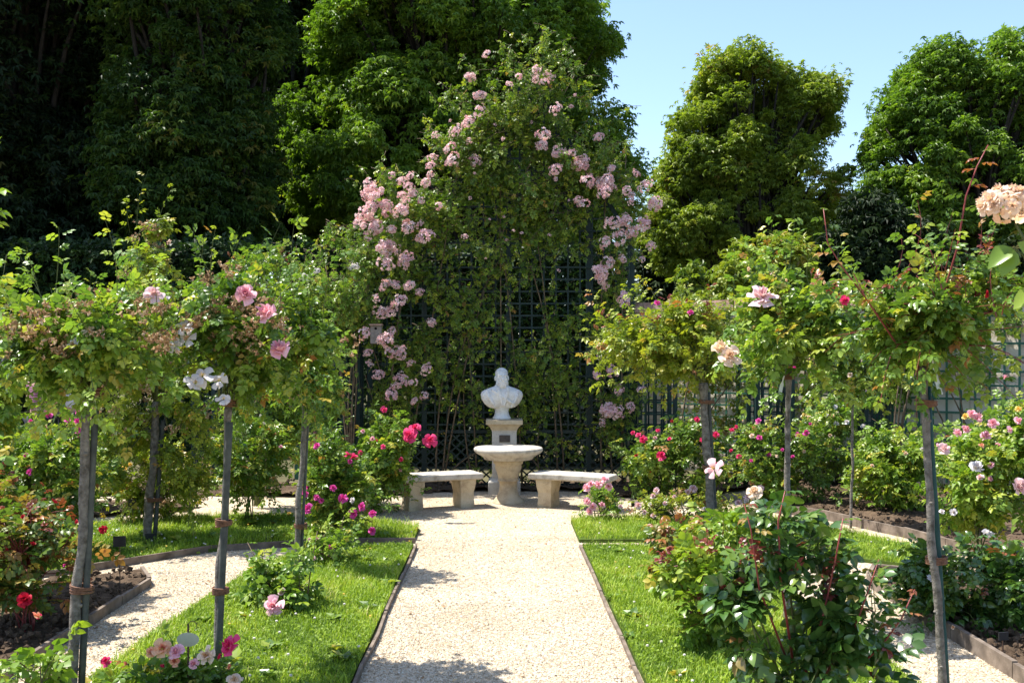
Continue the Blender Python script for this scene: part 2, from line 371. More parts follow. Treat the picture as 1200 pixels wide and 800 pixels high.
def petal(a0, hs, prof, nu, nv, flop=0.):
    """petal patch: prof(v) -> (radius, height)"""
    u = np.linspace(-1, 1, nu); v = np.linspace(0, 1, nv)
    U, Vv = np.meshgrid(u, v)
    wd = hs * np.sin(math.pi * (.12 + .62 * Vv)) 
    r, h = prof(Vv)
    h = h - .10 * Vv * U ** 2 + flop * U * Vv
    r = r * (1 - .05 * U ** 2)
    a = a0 + U * wd
    X = np.stack([r * np.cos(a), r * np.sin(a), h], -1).reshape(-1, 3)
    i = np.arange(nv - 1)[:, None]; j = np.arange(nu - 1)[None]
    q = np.stack([i * nu + j, i * nu + j + 1, (i + 1) * nu + j + 1, (i + 1) * nu + j], -1).reshape(-1, 4)
    return X, q
def bloom_mb(rings, nu=4, nv=4, seed=0):
    g = random.Random(seed); mb = MB()
    for k, (n, rad, hgt, opn) in enumerate(rings):
        a0 = g.random() * 6
        for i in range(n):
            rr = rad * g.uniform(.85, 1.1); hh = hgt * g.uniform(.85, 1.1); oo = opn + g.uniform(-.28, .22)
            prof = lambda v, rr=rr, hh=hh, oo=oo: (.06 + rr * (v * (.55 + .45 * oo) + .25 * oo * v ** 3), hh * (v ** .7) * (1 - .55 * oo * v ** 2))
            X, q = petal(a0 + i * 2 * math.pi / n + g.uniform(-.15, .15), (3.15 if len(rings) > 2 else 2.7) / n, prof, nu, nv, g.uniform(-.2, .2))
            mb.add(X, quads=q, rnd=min(1, max(0, g.uniform(.2, .8) + .12 * k)))
    return mb
def bloom_mesh(style, m, seed=0):
    key = (style, m.name, seed)
    if key in BM: return BM[key]
    if style == 'double':
        mb = bloom_mb([(3, .1, .5, 0), (5, .2, .55, .05), (6, .3, .53, .2), (6, .39, .46, .45), (6, .47, .36, .75), (5, .53, .24, 1.0)], 4, 4, seed); ms = [m]
    elif style == 'cup':
        mb = bloom_mb([(3, .12, .56, 0), (5, .24, .64, .03), (6, .36, .64, .12), (6, .46, .56, .35), (5, .52, .4, .7)], 4, 4, seed); ms = [m]
    elif style == 'single':
        mb = bloom_mb([(3, .35, .2, .7), (5, .5, .16, 1.0)], 4, 4, seed); ms = [m, M_stam]
        for i in range(14):
            a = i * 2.4; r = .03 + .011 * i
            mb.ell((r * math.cos(a), r * math.sin(a), .17), (.022, .022, .03), 5, 4, 1)
    elif style == 'bud':
        mb = bloom_mb([(3, .13, .85, -.2), (4, .2, .8, -.15), (3, .26, .6, .1)], 4, 4, seed); ms = [m, M_cane]
        mb.ell((0, 0, .02), (.13, .13, .16), 8, 5, 1)
    elif style == 'cluster':
        g = random.Random(seed); mb = MB(); ms = [m]
        small = [bloom_mb([(3, .2, .42, .1), (5, .45, .3, .8)], 3, 3, seed * 7 + s) for s in range(4)]
        sx_ = g.uniform(.75, 1.3)
        n = g.randint(17, 28)
        for i in range(n):
            z = 1 - 1.3 * i / n; a = i * 2.4 + g.random(); s_ = math.sqrt(max(0, 1 - z * z))
            d = Vector((s_ * math.cos(a), s_ * math.sin(a), z)); q = d.to_track_quat('Z', 'Y')
            b = small[i % 4]; sc = g.uniform(.3, .46)
            V = np.concatenate(b.v) * sc
            M3 = np.array(q.to_matrix())
            V = V @ M3.T + np.array(d) * (g.uniform(.3, .58) if i else .42) * np.array([1.2 * sx_, 1.2 / sx_, .85])
            n0 = 0; base = mb.n
            qs = np.concatenate([f for f, _ in b.q])
            mb.add(V, quads=qs, rnd=np.clip(g.uniform(.1, .9) + .1 * (np.concatenate(b.r) - .5), 0, 1))
    me = mb.mesh(style + '_bloom', ms, True); BM[key] = me
    return me
BM = {}
def bloom(parent, pos, style, m, size, face=None, seed=None, name='bloom'):
    o = link(name, bloom_mesh(style, m, random.randrange(4) if seed is None else seed), parent)
    o.location = Vector([float(x) for x in pos]) - Vector(OFF[parent.name])
    f = Vector(face) if face is not None else Vector((random.uniform(-.7, .4), random.uniform(-1.2, -.4), random.uniform(.15, .9)))
    q = f.normalized().to_track_quat('Z', 'Y') @ Quaternion((0, 0, 1), random.random() * 6.3)
    o.rotation_mode = 'QUATERNION'; o.rotation_quaternion = q; s = size; o.scale = (s, s, s)
    return o

# ------------------------------------------------------------------ plant growth
def clump_noise(p, f):
    q = p * f
    return (np.sin(q[:, 0] * 1.7 + q[:, 2] * .6) * np.sin(q[:, 2] * 1.9 + 1.3 + q[:, 1]) + .7 * np.sin(q[:, 0] * 3.3 - q[:, 1] * 2.1 + 2) * np.sin(q[:, 2] * 3.7 + q[:, 0] * .8)
            + .5 * np.sin(q[:, 1] * 4 + q[:, 0] * 2.2) * np.cos(q[:, 2] * 5.1 - q[:, 0]))
SUNV = np.array(TO_SUN)
def in_env(env, n, shell=.45, wts=None, loose=.1, clump=0, thr=-.15):
    if clump:
        p = in_env(env, int(n * 2.6), shell, wts, loose)
        k = clump_noise(p, clump) > thr + rng.normal(size=len(p)) * .12
        q = p[k][:n]
        return q if len(q) > 3 else p[:n]
    w = np.array([np.prod(r) ** (2 / 3) for _, r in env]) if wts is None else np.array(wts, float)
    k = rng.choice(len(env), n, p=w / w.sum())
    d = nrm(rng.normal(size=(n, 3))); r = shell + (1 - shell) * rng.random(n) ** .6
    r *= np.where(rng.random(n) < loose, rng.uniform(1, 1.2 if loose == .05 else 1.55, n), 1)
    c = np.array([e[0] for e in env])[k]; rr = np.array([e[1] for e in env])[k]
    return c + d * r[:, None] * rr
def bez(p0, p1, p2, t):
    t = t[..., None]
    return (1 - t) ** 2 * p0[:, None] + 2 * t * (1 - t) * p1[:, None] + t * t * p2[:, None]
def grow(P0, P2, lift=.25, sag=0., nl=8, t0=.3, lsize=.12, tpl=None, r0=.005, r1=.0015, wood=None, leaves=None, upb=.9, spread=.9, grav=.25, ring=5, k=3, jit=.12, wmi=0):
    """shoots from P0 to P2 with compound leaves along them: adds to the wood and leaves builders"""
    N = len(P0); D = np.linalg.norm(P2 - P0, axis=1, keepdims=True)
    P1 = (P0 + P2) / 2 + np.array([0, 0, 1.]) * D * lift + rng.normal(size=(N, 3)) * D * jit
    P2 = P2 - np.array([0, 0, 1.]) * D * sag
    if wood is not None:
        t = np.broadcast_to(np.linspace(0, 1, ring), (N, ring))
        rr = np.broadcast_to(np.linspace(r0, r1, ring), (N, ring)) * rng.uniform(.7, 1.2, (N, 1))
        wood.tubes(bez(P0, P1, P2, t), rr, k, mi=wmi, rnd=rng.random())
    if leaves is not None and nl:
        t = t0 + (1 - t0) * (np.arange(nl)[None] + rng.random((N, nl))) / nl
        pos = bez(P0, P1, P2, t)
        tan = nrm(2 * (1 - t)[..., None] * (P1 - P0)[:, None] + 2 * t[..., None] * (P2 - P1)[:, None])
        pos = pos.reshape(-1, 3); tan = tan.reshape(-1, 3); m = len(pos)
        per = nrm(np.cross(tan, rng.normal(size=(m, 3))))
        d = nrm(tan * .45 + per * spread - np.array([0, 0, grav]) + rng.normal(size=(m, 3)) * .15)
        up = nrm(np.array([0, 0, upb * .7]) + SUNV * .55 + per * .35 + rng.normal(size=(m, 3)) * .42)
        rn = np.clip(np.repeat(rng.random(N), nl) * .55 + rng.random(m) * .5 - .02 + .12 * (t.ravel() - .5), 0, 1)
        leaves.scatter(tpl, pos, d, up, lsize * rng.uniform(.6, 1.15, m), rnd=rn)
def rose(name, label, cat, base, env, n, nl=8, lsize=.12, tpl=T_MID, lm=L_rose, cm=M_cane, group=None, shell=.35, hub=None, canes=7, blooms=(), lift=.2, sag=.0,
         cane_r=.006, t0=.25, spent=0, red=0, root=None, hubs=None, twig_r=.0035, wts=None, grav=.25, clump=4.5, rb=None):
    """a shrub: main canes from the base, twigs with leaves filling its envelope"""
    base = np.asarray(base, float)
    root = root or thing(name, base, label, cat, group)
    w, lv = MB(), MB()
    tips = in_env(env, n, shell, wts, .36, clump)
    n = len(tips)
    if hubs is None:
        cen = np.average([e[0] for e in env], axis=0, weights=[np.prod(e[1]) for e in env])
        hub = np.asarray(hub if hub is not None else base, float)
        # main canes reach inner points of the envelope; twigs start on the nearest cane
        inner = in_env([(c, r * .62) for c, r in env], canes, .3)
        P0 = np.repeat(hub[None], canes, 0) + rng.normal(size=(canes, 3)) * np.array([.03, .03, 0])
        P1 = (P0 + inner) / 2 + (inner - P0) * np.array([-.18, -.18, .12]) + rng.normal(size=(canes, 3)) * .03
        t = np.broadcast_to(np.linspace(0, 1, 8), (canes, 8))
        pts = bez(P0, P1, inner, t)
        w.tubes(pts, np.broadcast_to(np.linspace(cane_r, cane_r * .5, 8), (canes, 8)), 5)
        cand = pts[:, 3:].reshape(-1, 3)
    else:
        cand = np.asarray(hubs, float)
    dd = np.linalg.norm(tips[:, None] - cand[None], axis=2) + rng.random((n, len(cand))) * .12
    st = cand[dd.argmin(1)]
    grow(st, tips, lift, sag, nl, t0, lsize, tpl, twig_r, .0012, w, lv, grav=grav)
    build(w, 'canes', cm, root, True)
    build(lv, 'leaves', lm, root, tpl is T_HI)
    if red:
        lv2, w2 = MB(), MB()
        top = tips[np.argsort(-tips[:, 2])[: n // 2]]
        s = top[rng.choice(len(top), red)]
        e = s + np.c_[rng.normal(size=(red, 2)) * .05, rng.uniform(.06, .16, red)]
        grow(s, e, 0, 0, 5, .2, lsize * .6, tpl, .002, .001, w2, lv2, grav=-.1)
        build(lv2, 'young_leaves', L_red, root)
    if spent:
        sp = MB(); s = in_env(env, spent, .85)
        s = s[s[:, 2] > np.percentile(s[:, 2], 25)]
        for p in s:
            k = rng.integers(7, 15); q = p + rng.normal(size=(k, 3)) * np.array([.035, .035, .02])
            sp.scatter(T_LONE, np.repeat(q, 7, 0), rng.normal(size=(k * 7, 3)), rng.normal(size=(k * 7, 3)), rng.uniform(.014, .026, k * 7))
        tag(build(sp, 'spent_blooms', L_spent, root), label='brown dried flower heads', kind='stuff')
    for b in blooms: bloom(root, *b)
    if rb:
        q = tips[(tips[:, 1] < np.percentile(tips[:, 1], 60)) & (tips[:, 2] > np.percentile(tips[:, 2], 25))]
        for p in q[rng.choice(len(q), min(len(q), rb[0]), False)]:
            bloom(root, p + np.array([0, -.05, .03]), random.choice(['cup', 'cup', 'double', 'bud']), random.choice(rb[1]), random.uniform(.6, 1.1) * rb[2])
    return root
def B(px, py, Y, style, m, size, **k):
    return (at(px, py, Y), style, m, size)

# ================================================================== GROUND
def poly_sheet(pts, z): 
    m = MB(); n = len(pts); c = np.mean(pts, 0)
    v = [[x, y, z] for x, y in pts] + [[c[0], c[1], z]]
    return m.add(v, tris=[[n, i, (i + 1) % n] for i in range(n)])
g = MB(); S = 900
g.add([[-S, -S, 0], [S, -S, 0], [S, S, 0], [-S, S, 0]], quads=[[0, 1, 2, 3]])
struct(g, 'ground', M_far)
g = MB(); g.add([[-9, -2, .004], [9, -2, .004], [9, 13.6, .004], [-9, 13.6, .004]], quads=[[0, 1, 2, 3]])
struct(g, 'gravel_path', M_gravel)
def inside(pts, p):
    x, y = p[:, 0], p[:, 1]; res = np.zeros(len(p), bool); n = len(pts); j = n - 1
    for i in range(n):
        xi, yi = pts[i]; xj, yj = pts[j]
        res ^= ((yi > y) != (yj > y)) & (x < (xj - xi) * (y - yi) / (yj - yi + 1e-12) + xi); j = i
    return res
def sample(pts, dens):
    a = np.array(pts); lo, hi = a.min(0), a.max(0)
    n = int((hi - lo).prod() * dens); p = lo + rng.random((n, 2)) * (hi - lo)
    return p[inside(pts, p)]
def smooth_poly(pts, it=2, keep=()):
    pts = [np.array(p, float) for p in pts]
    for _ in range(it):
        out = []
        for i, p in enumerate(pts):
            a, b = pts[i - 1], pts[(i + 1) % len(pts)]
            if any(np.allclose(p, k) for k in keep): out.append(p)
            else: out += [p * .75 + a * .25, p * .75 + b * .25]
        pts = out
    return [tuple(p) for p in pts]
L1 = smooth_poly([(-.76, 3.2), (-.75, 8.98), (-1.25, 8.98), (-1.8, 8.5), (-2.0, 7.4), (-2.1, 5.3), (-2.2, 3.2)], 2, [(-.76, 3.2), (-.75, 8.98), (-2.2, 3.2)])
L2 = smooth_poly([(-.77, 9.22), (-.77, 9.9), (-1.5, 10.45), (-2.54, 10.7), (-3.3, 10.5), (-4.4, 9.9), (-5.4, 9.0), (-4.6, 7.2), (-3.7, 7.6), (-3.2, 8.05), (-2.48, 8.85), (-1.4, 9.22)], 1, [(-.77, 9.22), (-.77, 9.9)])
R1 = smooth_poly([(.76, 3.2), (.73, 8.98), (1.3, 8.98), (1.85, 8.5), (2.05, 7.4), (2.12, 5.3), (2.2, 3.2)], 2, [(.76, 3.2), (.73, 8.98), (2.2, 3.2)])
R2 = smooth_poly([(.72, 9.22), (.72, 10.3), (1.5, 10.55), (2.4, 10.6), (3.0, 10.2), (3.6, 9.0), (3.75, 7.9), (3.1, 8.2), (2.5, 8.85), (1.4, 9.22)], 1, [(.72, 9.22), (.72, 10.3)])
S1 = [(-2.62, 2.5), (-2.58, 7.5), (-2.75, 7.85), (-3.2, 7.7), (-3.9, 7.2), (-4.7, 6.9), (-6, 6.4), (-6, 2.5)]
S2 = [(2.72, 2.5), (2.72, 7.5), (2.9, 7.85), (3.5, 7.5), (4.0, 6.9), (6.5, 5.8), (6.5, 2.5)]
S3 = [(3.3, 10.9), (3.75, 9.6), (4.1, 8.3), (4.6, 7.4), (7.5, 6.4), (8.5, 13), (3.3, 12.9), (2.9, 11.8)]
S4 = [(-7, 13.4), (-7, 12.2), (-3, 12.2), (-1.4, 12.0), (-1.1, 12.45), (-.4, 12.62), (1.0, 12.62), (1.15, 12.2), (1.7, 12.0), (2.6, 12.2), (3.3, 12.95), (4.6, 13.4)]
S5 = [(-8, 10.6), (-5.6, 9.6), (-4.9, 10.3), (-3.4, 11.0), (-3.3, 11.4), (-4.2, 11.6), (-8, 11.8)]
Z_L = .035
def slab(pts, z, name, m):
    mb = poly_sheet(pts, z); n = len(pts)
    v = [[x, y, z] for x, y in pts] + [[x, y, 0.001] for x, y in pts]
    mb.add(v, quads=[[i, (i + 1) % n, n + (i + 1) % n, n + i] for i in range(n)])
    return struct(mb, name, m)
for p in (L1, L2, R1, R2): slab(p, Z_L, 'lawn', M_turf)
def soil(pts, dens=260):
    """lumpy soil: fine grid clipped to the outline"""
    a = np.array(pts); lo, hi = a.min(0), a.max(0); st = .045 if hi[1] < 8.2 else .07
    nx, ny = ((hi - lo) / st).astype(int) + 2
    X, Y = np.meshgrid(lo[0] + np.arange(nx) * st, lo[1] + np.arange(ny) * st)
    P = np.c_[X.ravel(), Y.ravel()]
    h = sum(a_ * np.sin(P[:, 0] * f + p1) * np.sin(P[:, 1] * f * 1.1 + p2) for a_, f, p1, p2 in ((.02, 2.3, 1, 2), (.012, 5.7, .3, .9), (.01, 13, 2, .2)))
    h = h + rng.normal(size=len(P)) * .009
    V = np.c_[P + rng.normal(size=P.shape) * st * .25, .045 + h]
    i = np.arange(ny - 1)[:, None]; j = np.arange(nx - 1)[None]
    q = np.stack([i * nx + j, i * nx + j + 1, (i + 1) * nx + j + 1, (i + 1) * nx + j], -1).reshape(-1, 4)
    q = q[inside(pts, V[q].mean(1)[:, :2])]
    mb = MB(); mb.add(V, quads=q)
    o = struct(mb, 'soil_bed', M_soil, True)
    cl = sample(pts, dens); k = len(cl); cm = MB()
    octv = np.array([[1, 0, 0], [0, 1, 0], [-1, 0, 0], [0, -1, 0], [0, 0, 1], [0, 0, -1.]])
    octt = np.array([[0, 1, 4], [1, 2, 4], [2, 3, 4], [3, 0, 4], [1, 0, 5], [2, 1, 5], [3, 2, 5], [0, 3, 5]])
    d = rng.normal(size=(k, 3))
    cm.scatter((octv, octt, None), np.c_[cl, np.full(k, .05) + rng.random(k) * .03], d, rng.normal(size=(k, 3)), rng.uniform(.008, .03, k))
    tag(build(cm, 'soil_clods', M_soil), 'loose brown clods of soil on the planting bed', 'soil', kind='stuff')
for p, d in ((S1, 260), (S2, 260), (S3, 60), (S4, 40), (S5, 40)): soil(p, d)

# pebbles over the paths
octv = np.array([[1, 0, 0], [0, 1, 0], [-1, 0, 0], [0, -1, 0], [0, 0, .7], [0, 0, -.7]])
octt = np.array([[0, 1, 4], [1, 2, 4], [2, 3, 4], [3, 0, 4], [1, 0, 5], [2, 1, 5], [3, 2, 5], [0, 3, 5]])
pp = []
for rect, dens in ((((-.74, 4.6), (.74, 4.6), (.74, 7), (-.74, 7)), 5200), (((-.74, 7), (.74, 7), (.74, 9.5), (-.74, 9.5)), 2600), (((-1.3, 9.5), (1.3, 9.5), (1.3, 12.3), (-1.3, 12.3)), 900),
                   (((-2.6, 4.6), (-2.1, 4.6), (-2.0, 8), (-2.6, 8)), 3500), (((2.1, 4.6), (2.7, 4.6), (2.7, 8), (2.1, 8)), 3500), (((-3.2, 7.9), (-1.9, 7.7), (-1.2, 9.2), (-2.4, 8.9)), 2000), (((1.9, 7.7), (3.2, 7.9), (2.4, 8.9), (1.2, 9.2)), 2000)):
    pp.append(sample(rect, dens))
pp = np.concatenate(pp); k = len(pp)
pm = MB(); pm.scatter((octv, octt, None), np.c_[pp, np.full(k, .006)], np.c_[rng.normal(size=(k, 2)), np.zeros(k)], np.array([0, 0, 1.]) + rng.normal(size=(k, 3)) * .25, rng.uniform(.0025, .0065, k) * np.where(rng.random(k) < .04, 1.8, 1))
tag(build(pm, 'gravel', M_peb, None), 'loose pale gravel stones on the paths', 'gravel', kind='stuff')

pts_ = sample([(-.74, 4.8), (.74, 4.8), (.74, 11), (-.74, 11)], 9); e_ = sample([(-2.6, 4.6), (-2.1, 4.6), (-2.0, 8), (-2.6, 8)], 30); pts_ = np.concatenate([pts_, e_]); k = len(pts_)
fm = MB(); fm.scatter(T_ONE, np.c_[pts_, np.full(k, .013)], rng.normal(size=(k, 3)) * np.array([1, 1, .15]), np.array([0, 0, 1.]) + rng.normal(size=(k, 3)) * .3, rng.uniform(.015, .04, k))
tag(build(fm, 'fallen_leaves', L_spent), 'dry leaves and petals lying on the gravel', 'leaf litter', kind='stuff')
# edging boards
def edging(pts, label, h=.05, z0=.0, th=.018):
    mb = MB()
    fine = []
    for a, b in zip(pts[:-1], pts[1:]):
        k = max(1, int(math.dist(a, b) / .55)); fine += [tuple(np.array(a) + (np.array(b) - np.array(a)) * i / k + rng.normal(size=2) * .006) for i in range(k)]
    pts = fine + [pts[-1]]
    for a, b in zip(pts[:-1], pts[1:]):
        a = np.array([*a, z0 + h / 2]); b = np.array([*b, z0 + h / 2]); t = nrm(b - a)
        c = (a + b) / 2; L = np.linalg.norm(b - a)
        mb.box(c + np.array([0, 0, rng.uniform(-.01, .004)]), (L - rng.uniform(.002, .01), th, h), math.atan2(t[1], t[0]))
    o = build(mb, 'edging_board', M_edge, None, off=(pts[0][0], pts[0][1], 0))
    tag(o, label, 'edging', 'timber edging boards of the beds')
def split(a, b, n): return [tuple(np.array(a) + (np.array(b) - np.array(a)) * i / n) for i in range(n + 1)]
edging(split((-.738, 3.2), (-.728, 8.98), 5), 'long dark edging board along the left lawn beside the central path', .04)
edging(split((.738, 3.2), (.71, 8.98), 5), 'long brown edging board along the right lawn beside the central path', .036)
edging([(-2.60, 2.6), (-2.56, 5.2), (-2.56, 7.5), (-2.75, 7.88)], 'half buried timber edging of the bare soil bed on the left', .075, th=.025)
edging([(2.69, 2.6), (2.69, 4.6), (2.7, 6.1), (2.7, 7.5), (2.88, 7.87), (3.5, 7.52), (4.0, 6.9)], 'grey timber edging of the soil bed in the right corner', .1, th=.03)
edging([(-4.6, 7.18), (-3.7, 7.58), (-3.2, 8.0), (-2.46, 8.8), (-1.4, 9.19), (-.75, 9.19)], 'dark edging below the curved grass strip on the left', .06)
edging([(2.9, 11.0), (3.3, 10.6), (3.75, 9.5), (4.05, 8.3), (4.6, 7.35), (7.5, 6.35)], 'pale timber edging of the far rose bed on the right', .1, th=.03)

# grass
def grass(pts, dens, label, hmul=1.):
    p = sample(pts, dens); k = len(p)
    # leave bare patches: density follows a lumpy field
    f = np.sin(p[:, 0] * 5.1 + 1) * np.sin(p[:, 1] * 4.3) + .5 * np.sin(p[:, 0] * 11 + p[:, 1] * 7)
    p = p[f > rng.uniform(-2.2, -.2, k)]; k = len(p); f = np.sin(p[:, 0] * 3.1 + 2) * np.sin(p[:, 1] * 2.3 + .5)
    a = rng.random(k) * 6.283
    d = np.c_[np.cos(a), np.sin(a), np.zeros(k)]
    h = rng.uniform(.012, .04, k) * (1.1 + .4 * f) * hmul * np.where(rng.random(k) < .04, 1.7, 1)
    lean = d * (h * rng.uniform(.2, .9, k))[:, None]
    sd = np.c_[-np.sin(a), np.cos(a), np.zeros(k)] * rng.uniform(.0016, .003, k)[:, None]
    b = np.c_[p, np.full(k, Z_L)]
    z = np.array([0, 0, 1.])
    V = np.stack([b - sd, b + sd, b + lean * .35 + z * (h * .62)[:, None] + sd * .8, b + lean * .35 + z * (h * .62)[:, None] - sd * .8, b + lean + z * h[:, None]], 1)
    o = np.arange(k)[:, None] * 5
    mb = MB(); f2 = np.sin(p[:, 0] * 7.3 + 1) * np.sin(p[:, 1] * 3.9 + 2) + .6 * np.sin(p[:, 0] * 15 + p[:, 1] * 9)
    rn = np.clip(.42 + .16 * f + .17 * f2 + rng.normal(size=k) * .22, 0, 1)
    mb.add(V.reshape(-1, 3), tris=o + np.array([3, 2, 4]), quads=o + np.array([0, 1, 2, 3]), rnd=np.repeat(rn, 5))
    # clover leaves among the blades
    c = sample(pts, dens * .06); m = len(c)
    mb.scatter(T_ONE, np.c_[c, np.full(m, Z_L + .02) + rng.random(m) * .02], rng.normal(size=(m, 3)) * np.array([1, 1, .3]), np.array([0, 0, 1.]) + rng.normal(size=(m, 3)) * .3, rng.uniform(.012, .028, m), rnd=rng.random(m) * .6)
    tag(build(mb, 'grass', L_grass), label, 'grass', kind='stuff')
    c = sample(pts, 7); m = len(c); kk = 9
    cc = np.repeat(c, kk, 0); aa = rng.random(m * kk) * 6.28
    mb2 = MB(); mb2.scatter(T_ONE, np.c_[cc, np.full(m * kk, Z_L + .012)], np.c_[np.cos(aa), np.sin(aa), rng.uniform(.1, .9, m * kk)], np.array([0, 0, 1.]) + rng.normal(size=(m * kk, 3)) * .2, np.repeat(rng.uniform(.04, .1, m), kk) * rng.uniform(.6, 1.1, m * kk))
    tag(build(mb2, 'weeds', L_rose), 'broad leaved weeds scattered in the grass', 'weeds', kind='stuff')
    c = sample(pts, 11); m = len(c)
    w = MB()
    for x, y in c:
        yl = rng.random() < .22
        w.ell((x, y, Z_L + rng.uniform(.03, .06)), (.009, .009, .007) if not yl else (.008, .008, .005), 6, 4, 1 if yl else 0)
    tag(build(w, 'clover_flowers', [P_white, P_yel]), 'tiny white and yellow flowers dotted through the grass', 'wild flowers', kind='stuff')
NEAR = [(x, y) for x, y in L1]
grass(L1, 11000, 'short sunlit grass of the left lawn beside the path')
grass(R1, 11000, 'short sunlit grass of the right lawn beside the path')
grass(L2, 6500, 'curved strip of grass behind the left lawn', 1.25)
grass(R2, 6500, 'curved strip of grass behind the right lawn', 1.25)

# ================================================================== STONE GROUP
# bust
def fuse(mb, voxel, smooth_it, name):
    me = mb.mesh('tmp', M_marble); o = bpy.data.objects.new('tmp', me); C.objects.link(o)
    r = o.modifiers.new('r', 'REMESH'); r.mode = 'VOXEL'; r.voxel_size = voxel; r.use_smooth_shade = True
    s = o.modifiers.new('s', 'SMOOTH'); s.iterations = smooth_it; s.factor = .5
    dg = bpy.context.evaluated_depsgraph_get(); dg.update()
    out = bpy.data.meshes.new_from_object(o.evaluated_get(dg)); out.name = name
    bpy.data.objects.remove(o); out.materials.clear(); return out
PX, PY = .062, 12.55      # pedestal centre
bz = .905
def ring(cx, cy, z, rx, ry, k=28, p=2.0):
    a = np.arange(k) / k * 2 * math.pi; c, s = np.cos(a), np.sin(a)
    return np.c_[cx + rx * np.sign(c) * np.abs(c) ** (2 / p), cy + ry * np.sign(s) * np.abs(s) ** (2 / p), np.full(k, z)]
b = MB()
b.loft([ring(0, 0, z, rx, ry, p=pw) for z, rx, ry, pw in ((.135, .12, .085, 2), (.15, .165, .1, 2.2), (.19, .215, .118, 2.3), (.245, .25, .13, 2.3), (.3, .262, .13, 2.2), (.335, .25, .12, 2.1), (.36, .215, .105, 2), (.385, .15, .09, 2), (.405, .09, .08, 2), (.44, .068, .07, 2), (.48, .07, .075, 2))])
hz = .515
b.ell((0, .005, hz), (.078, .098, .108), 24, 16)                 # skull
b.ell((0, .02, hz + .045), (.08, .09, .072), 20, 12)             # hair cap
b.ell((0, -.062, hz - .03), (.058, .045, .07), 18, 12)           # face
b.ell((0, -.07, hz - .088), (.056, .045, .06), 18, 12)           # beard
b.ell((0, -.062, hz - .13), (.044, .038, .045), 16, 10)          # beard tip
for s in (-1, 1):
    b.ell((s * .052, -.03, hz - .075), (.026, .045, .05), 12, 9)   # side whiskers
    b.ell((s * .03, -.1, hz - .058), (.024, .014, .012), 10, 8)    # moustache
    b.ell((s * .028, -.094, hz + .022), (.026, .016, .011), 10, 8) # brow
    b.ell((s * .036, -.088, hz - .025), (.02, .016, .02), 10, 8)   # cheek
    b.ell((s * .08, .01, hz - .015), (.012, .02, .032), 10, 8)     # ear
    b.ell((s * .028, -.096, hz + .002), (.012, .01, .008), 8, 6)   # eye
    b.tube([(s * .06, -.09, .39), (s * .05, -.115, .34), (s * .03, -.128, .26), (s * .01, -.125, .17)], [.02, .026, .024, .014], 8)   # lapels
    b.tube([(s * .19, -.07, .35), (s * .17, -.11, .28), (s * .13, -.12, .2), (s * .1, -.1, .15)], [.016, .022, .02, .012], 8)
b.tube([(-.14, -.09, .37), (-.05, -.125, .31), (.08, -.13, .22), (.15, -.1, .16)], [.012, .018, .02, .012], 8)
b.ell((0, -.112, hz - .022), (.013, .02, .028), 10, 9)             # nose
b.ell((0, -.125, hz - .034), (.014, .012, .012), 10, 8)
bust = thing('bust', (PX - .03, PY, bz), 'white marble bust of a bearded man on the stone pedestal', 'bust')
me = fuse(b, .0048, 1, 'portrait'); me.materials.append(M_marble)
o = link('portrait', me, bust); o.rotation_euler = (0, 0, R(8))
s_ = MB(); s_.lathe([(0.001, 0), (.112, 0), (.112, .02), (.1, .032), (.088, .06), (.082, .1), (.09, .13), (.1, .15), (.001, .15)], (PX - .03, PY, bz + .002), 28)
build(s_, 'socle', M_marble, bust, True)
# pedestal
ped = thing('pedestal', (PX, PY, 0), 'square grey stone pedestal with a small plaque under the bust', 'pedestal')
def sqloft(mb, x, y, prof):
    mb.loft([np.array([[x - w, y - w, z], [x + w, y - w, z], [x + w, y + w, z], [x - w, y + w, z]]) for w, z in prof])
m = MB(); sqloft(m, PX, PY, [(.195, .004), (.195, .15), (.187, .165), (.165, .18), (.155, .195), (.15, .2)]); bevel(build(m, 'plinth', M_ped, ped))
m = MB(); sqloft(m, PX, PY, [(.149, .2), (.149, .76), (.155, .78)]); bevel(build(m, 'shaft', M_ped, ped))
m = MB(); sqloft(m, PX, PY, [(.155, .78), (.165, .8), (.175, .82), (.2, .845), (.222, .855), (.222, .903)]); bevel(build(m, 'cap', M_lime, ped), .004)
m = MB(); m.box((PX + .005, PY - .154, .68), (.13, .01, .085)); bevel(build(m, 'plaque', M_plaque, ped), .003)
# table
TX, TY = .105, 11.75
tab = thing('pedestal_table', (TX, TY, 0), 'round stone pedestal table in front of the bust', 'table')
m = MB(); m.lathe([(.001, .635), (.35, .636), (.385, .634), (.396, .622), (.396, .6), (.375, .575), (.33, .55), (.29, .525), (.275, .5), (.001, .5)], (TX, TY, 0), 56); build(m, 'tabletop', M_top, tab, True)
m = MB(); m.lathe([(.001, .5), (.165, .5), (.172, .48), (.168, .45), (.15, .44), (.152, .4), (.135, .36), (.118, .3), (.112, .27), (.12, .262), (.12, .25), (.105, .245), (.1, .19), (.108, .13), (.13, .08), (.165, .035), (.185, .012), (.188, .004), (.001, .004)][::-1], (TX, TY, 0), 40); build(m, 'stem', M_lime, tab, True)
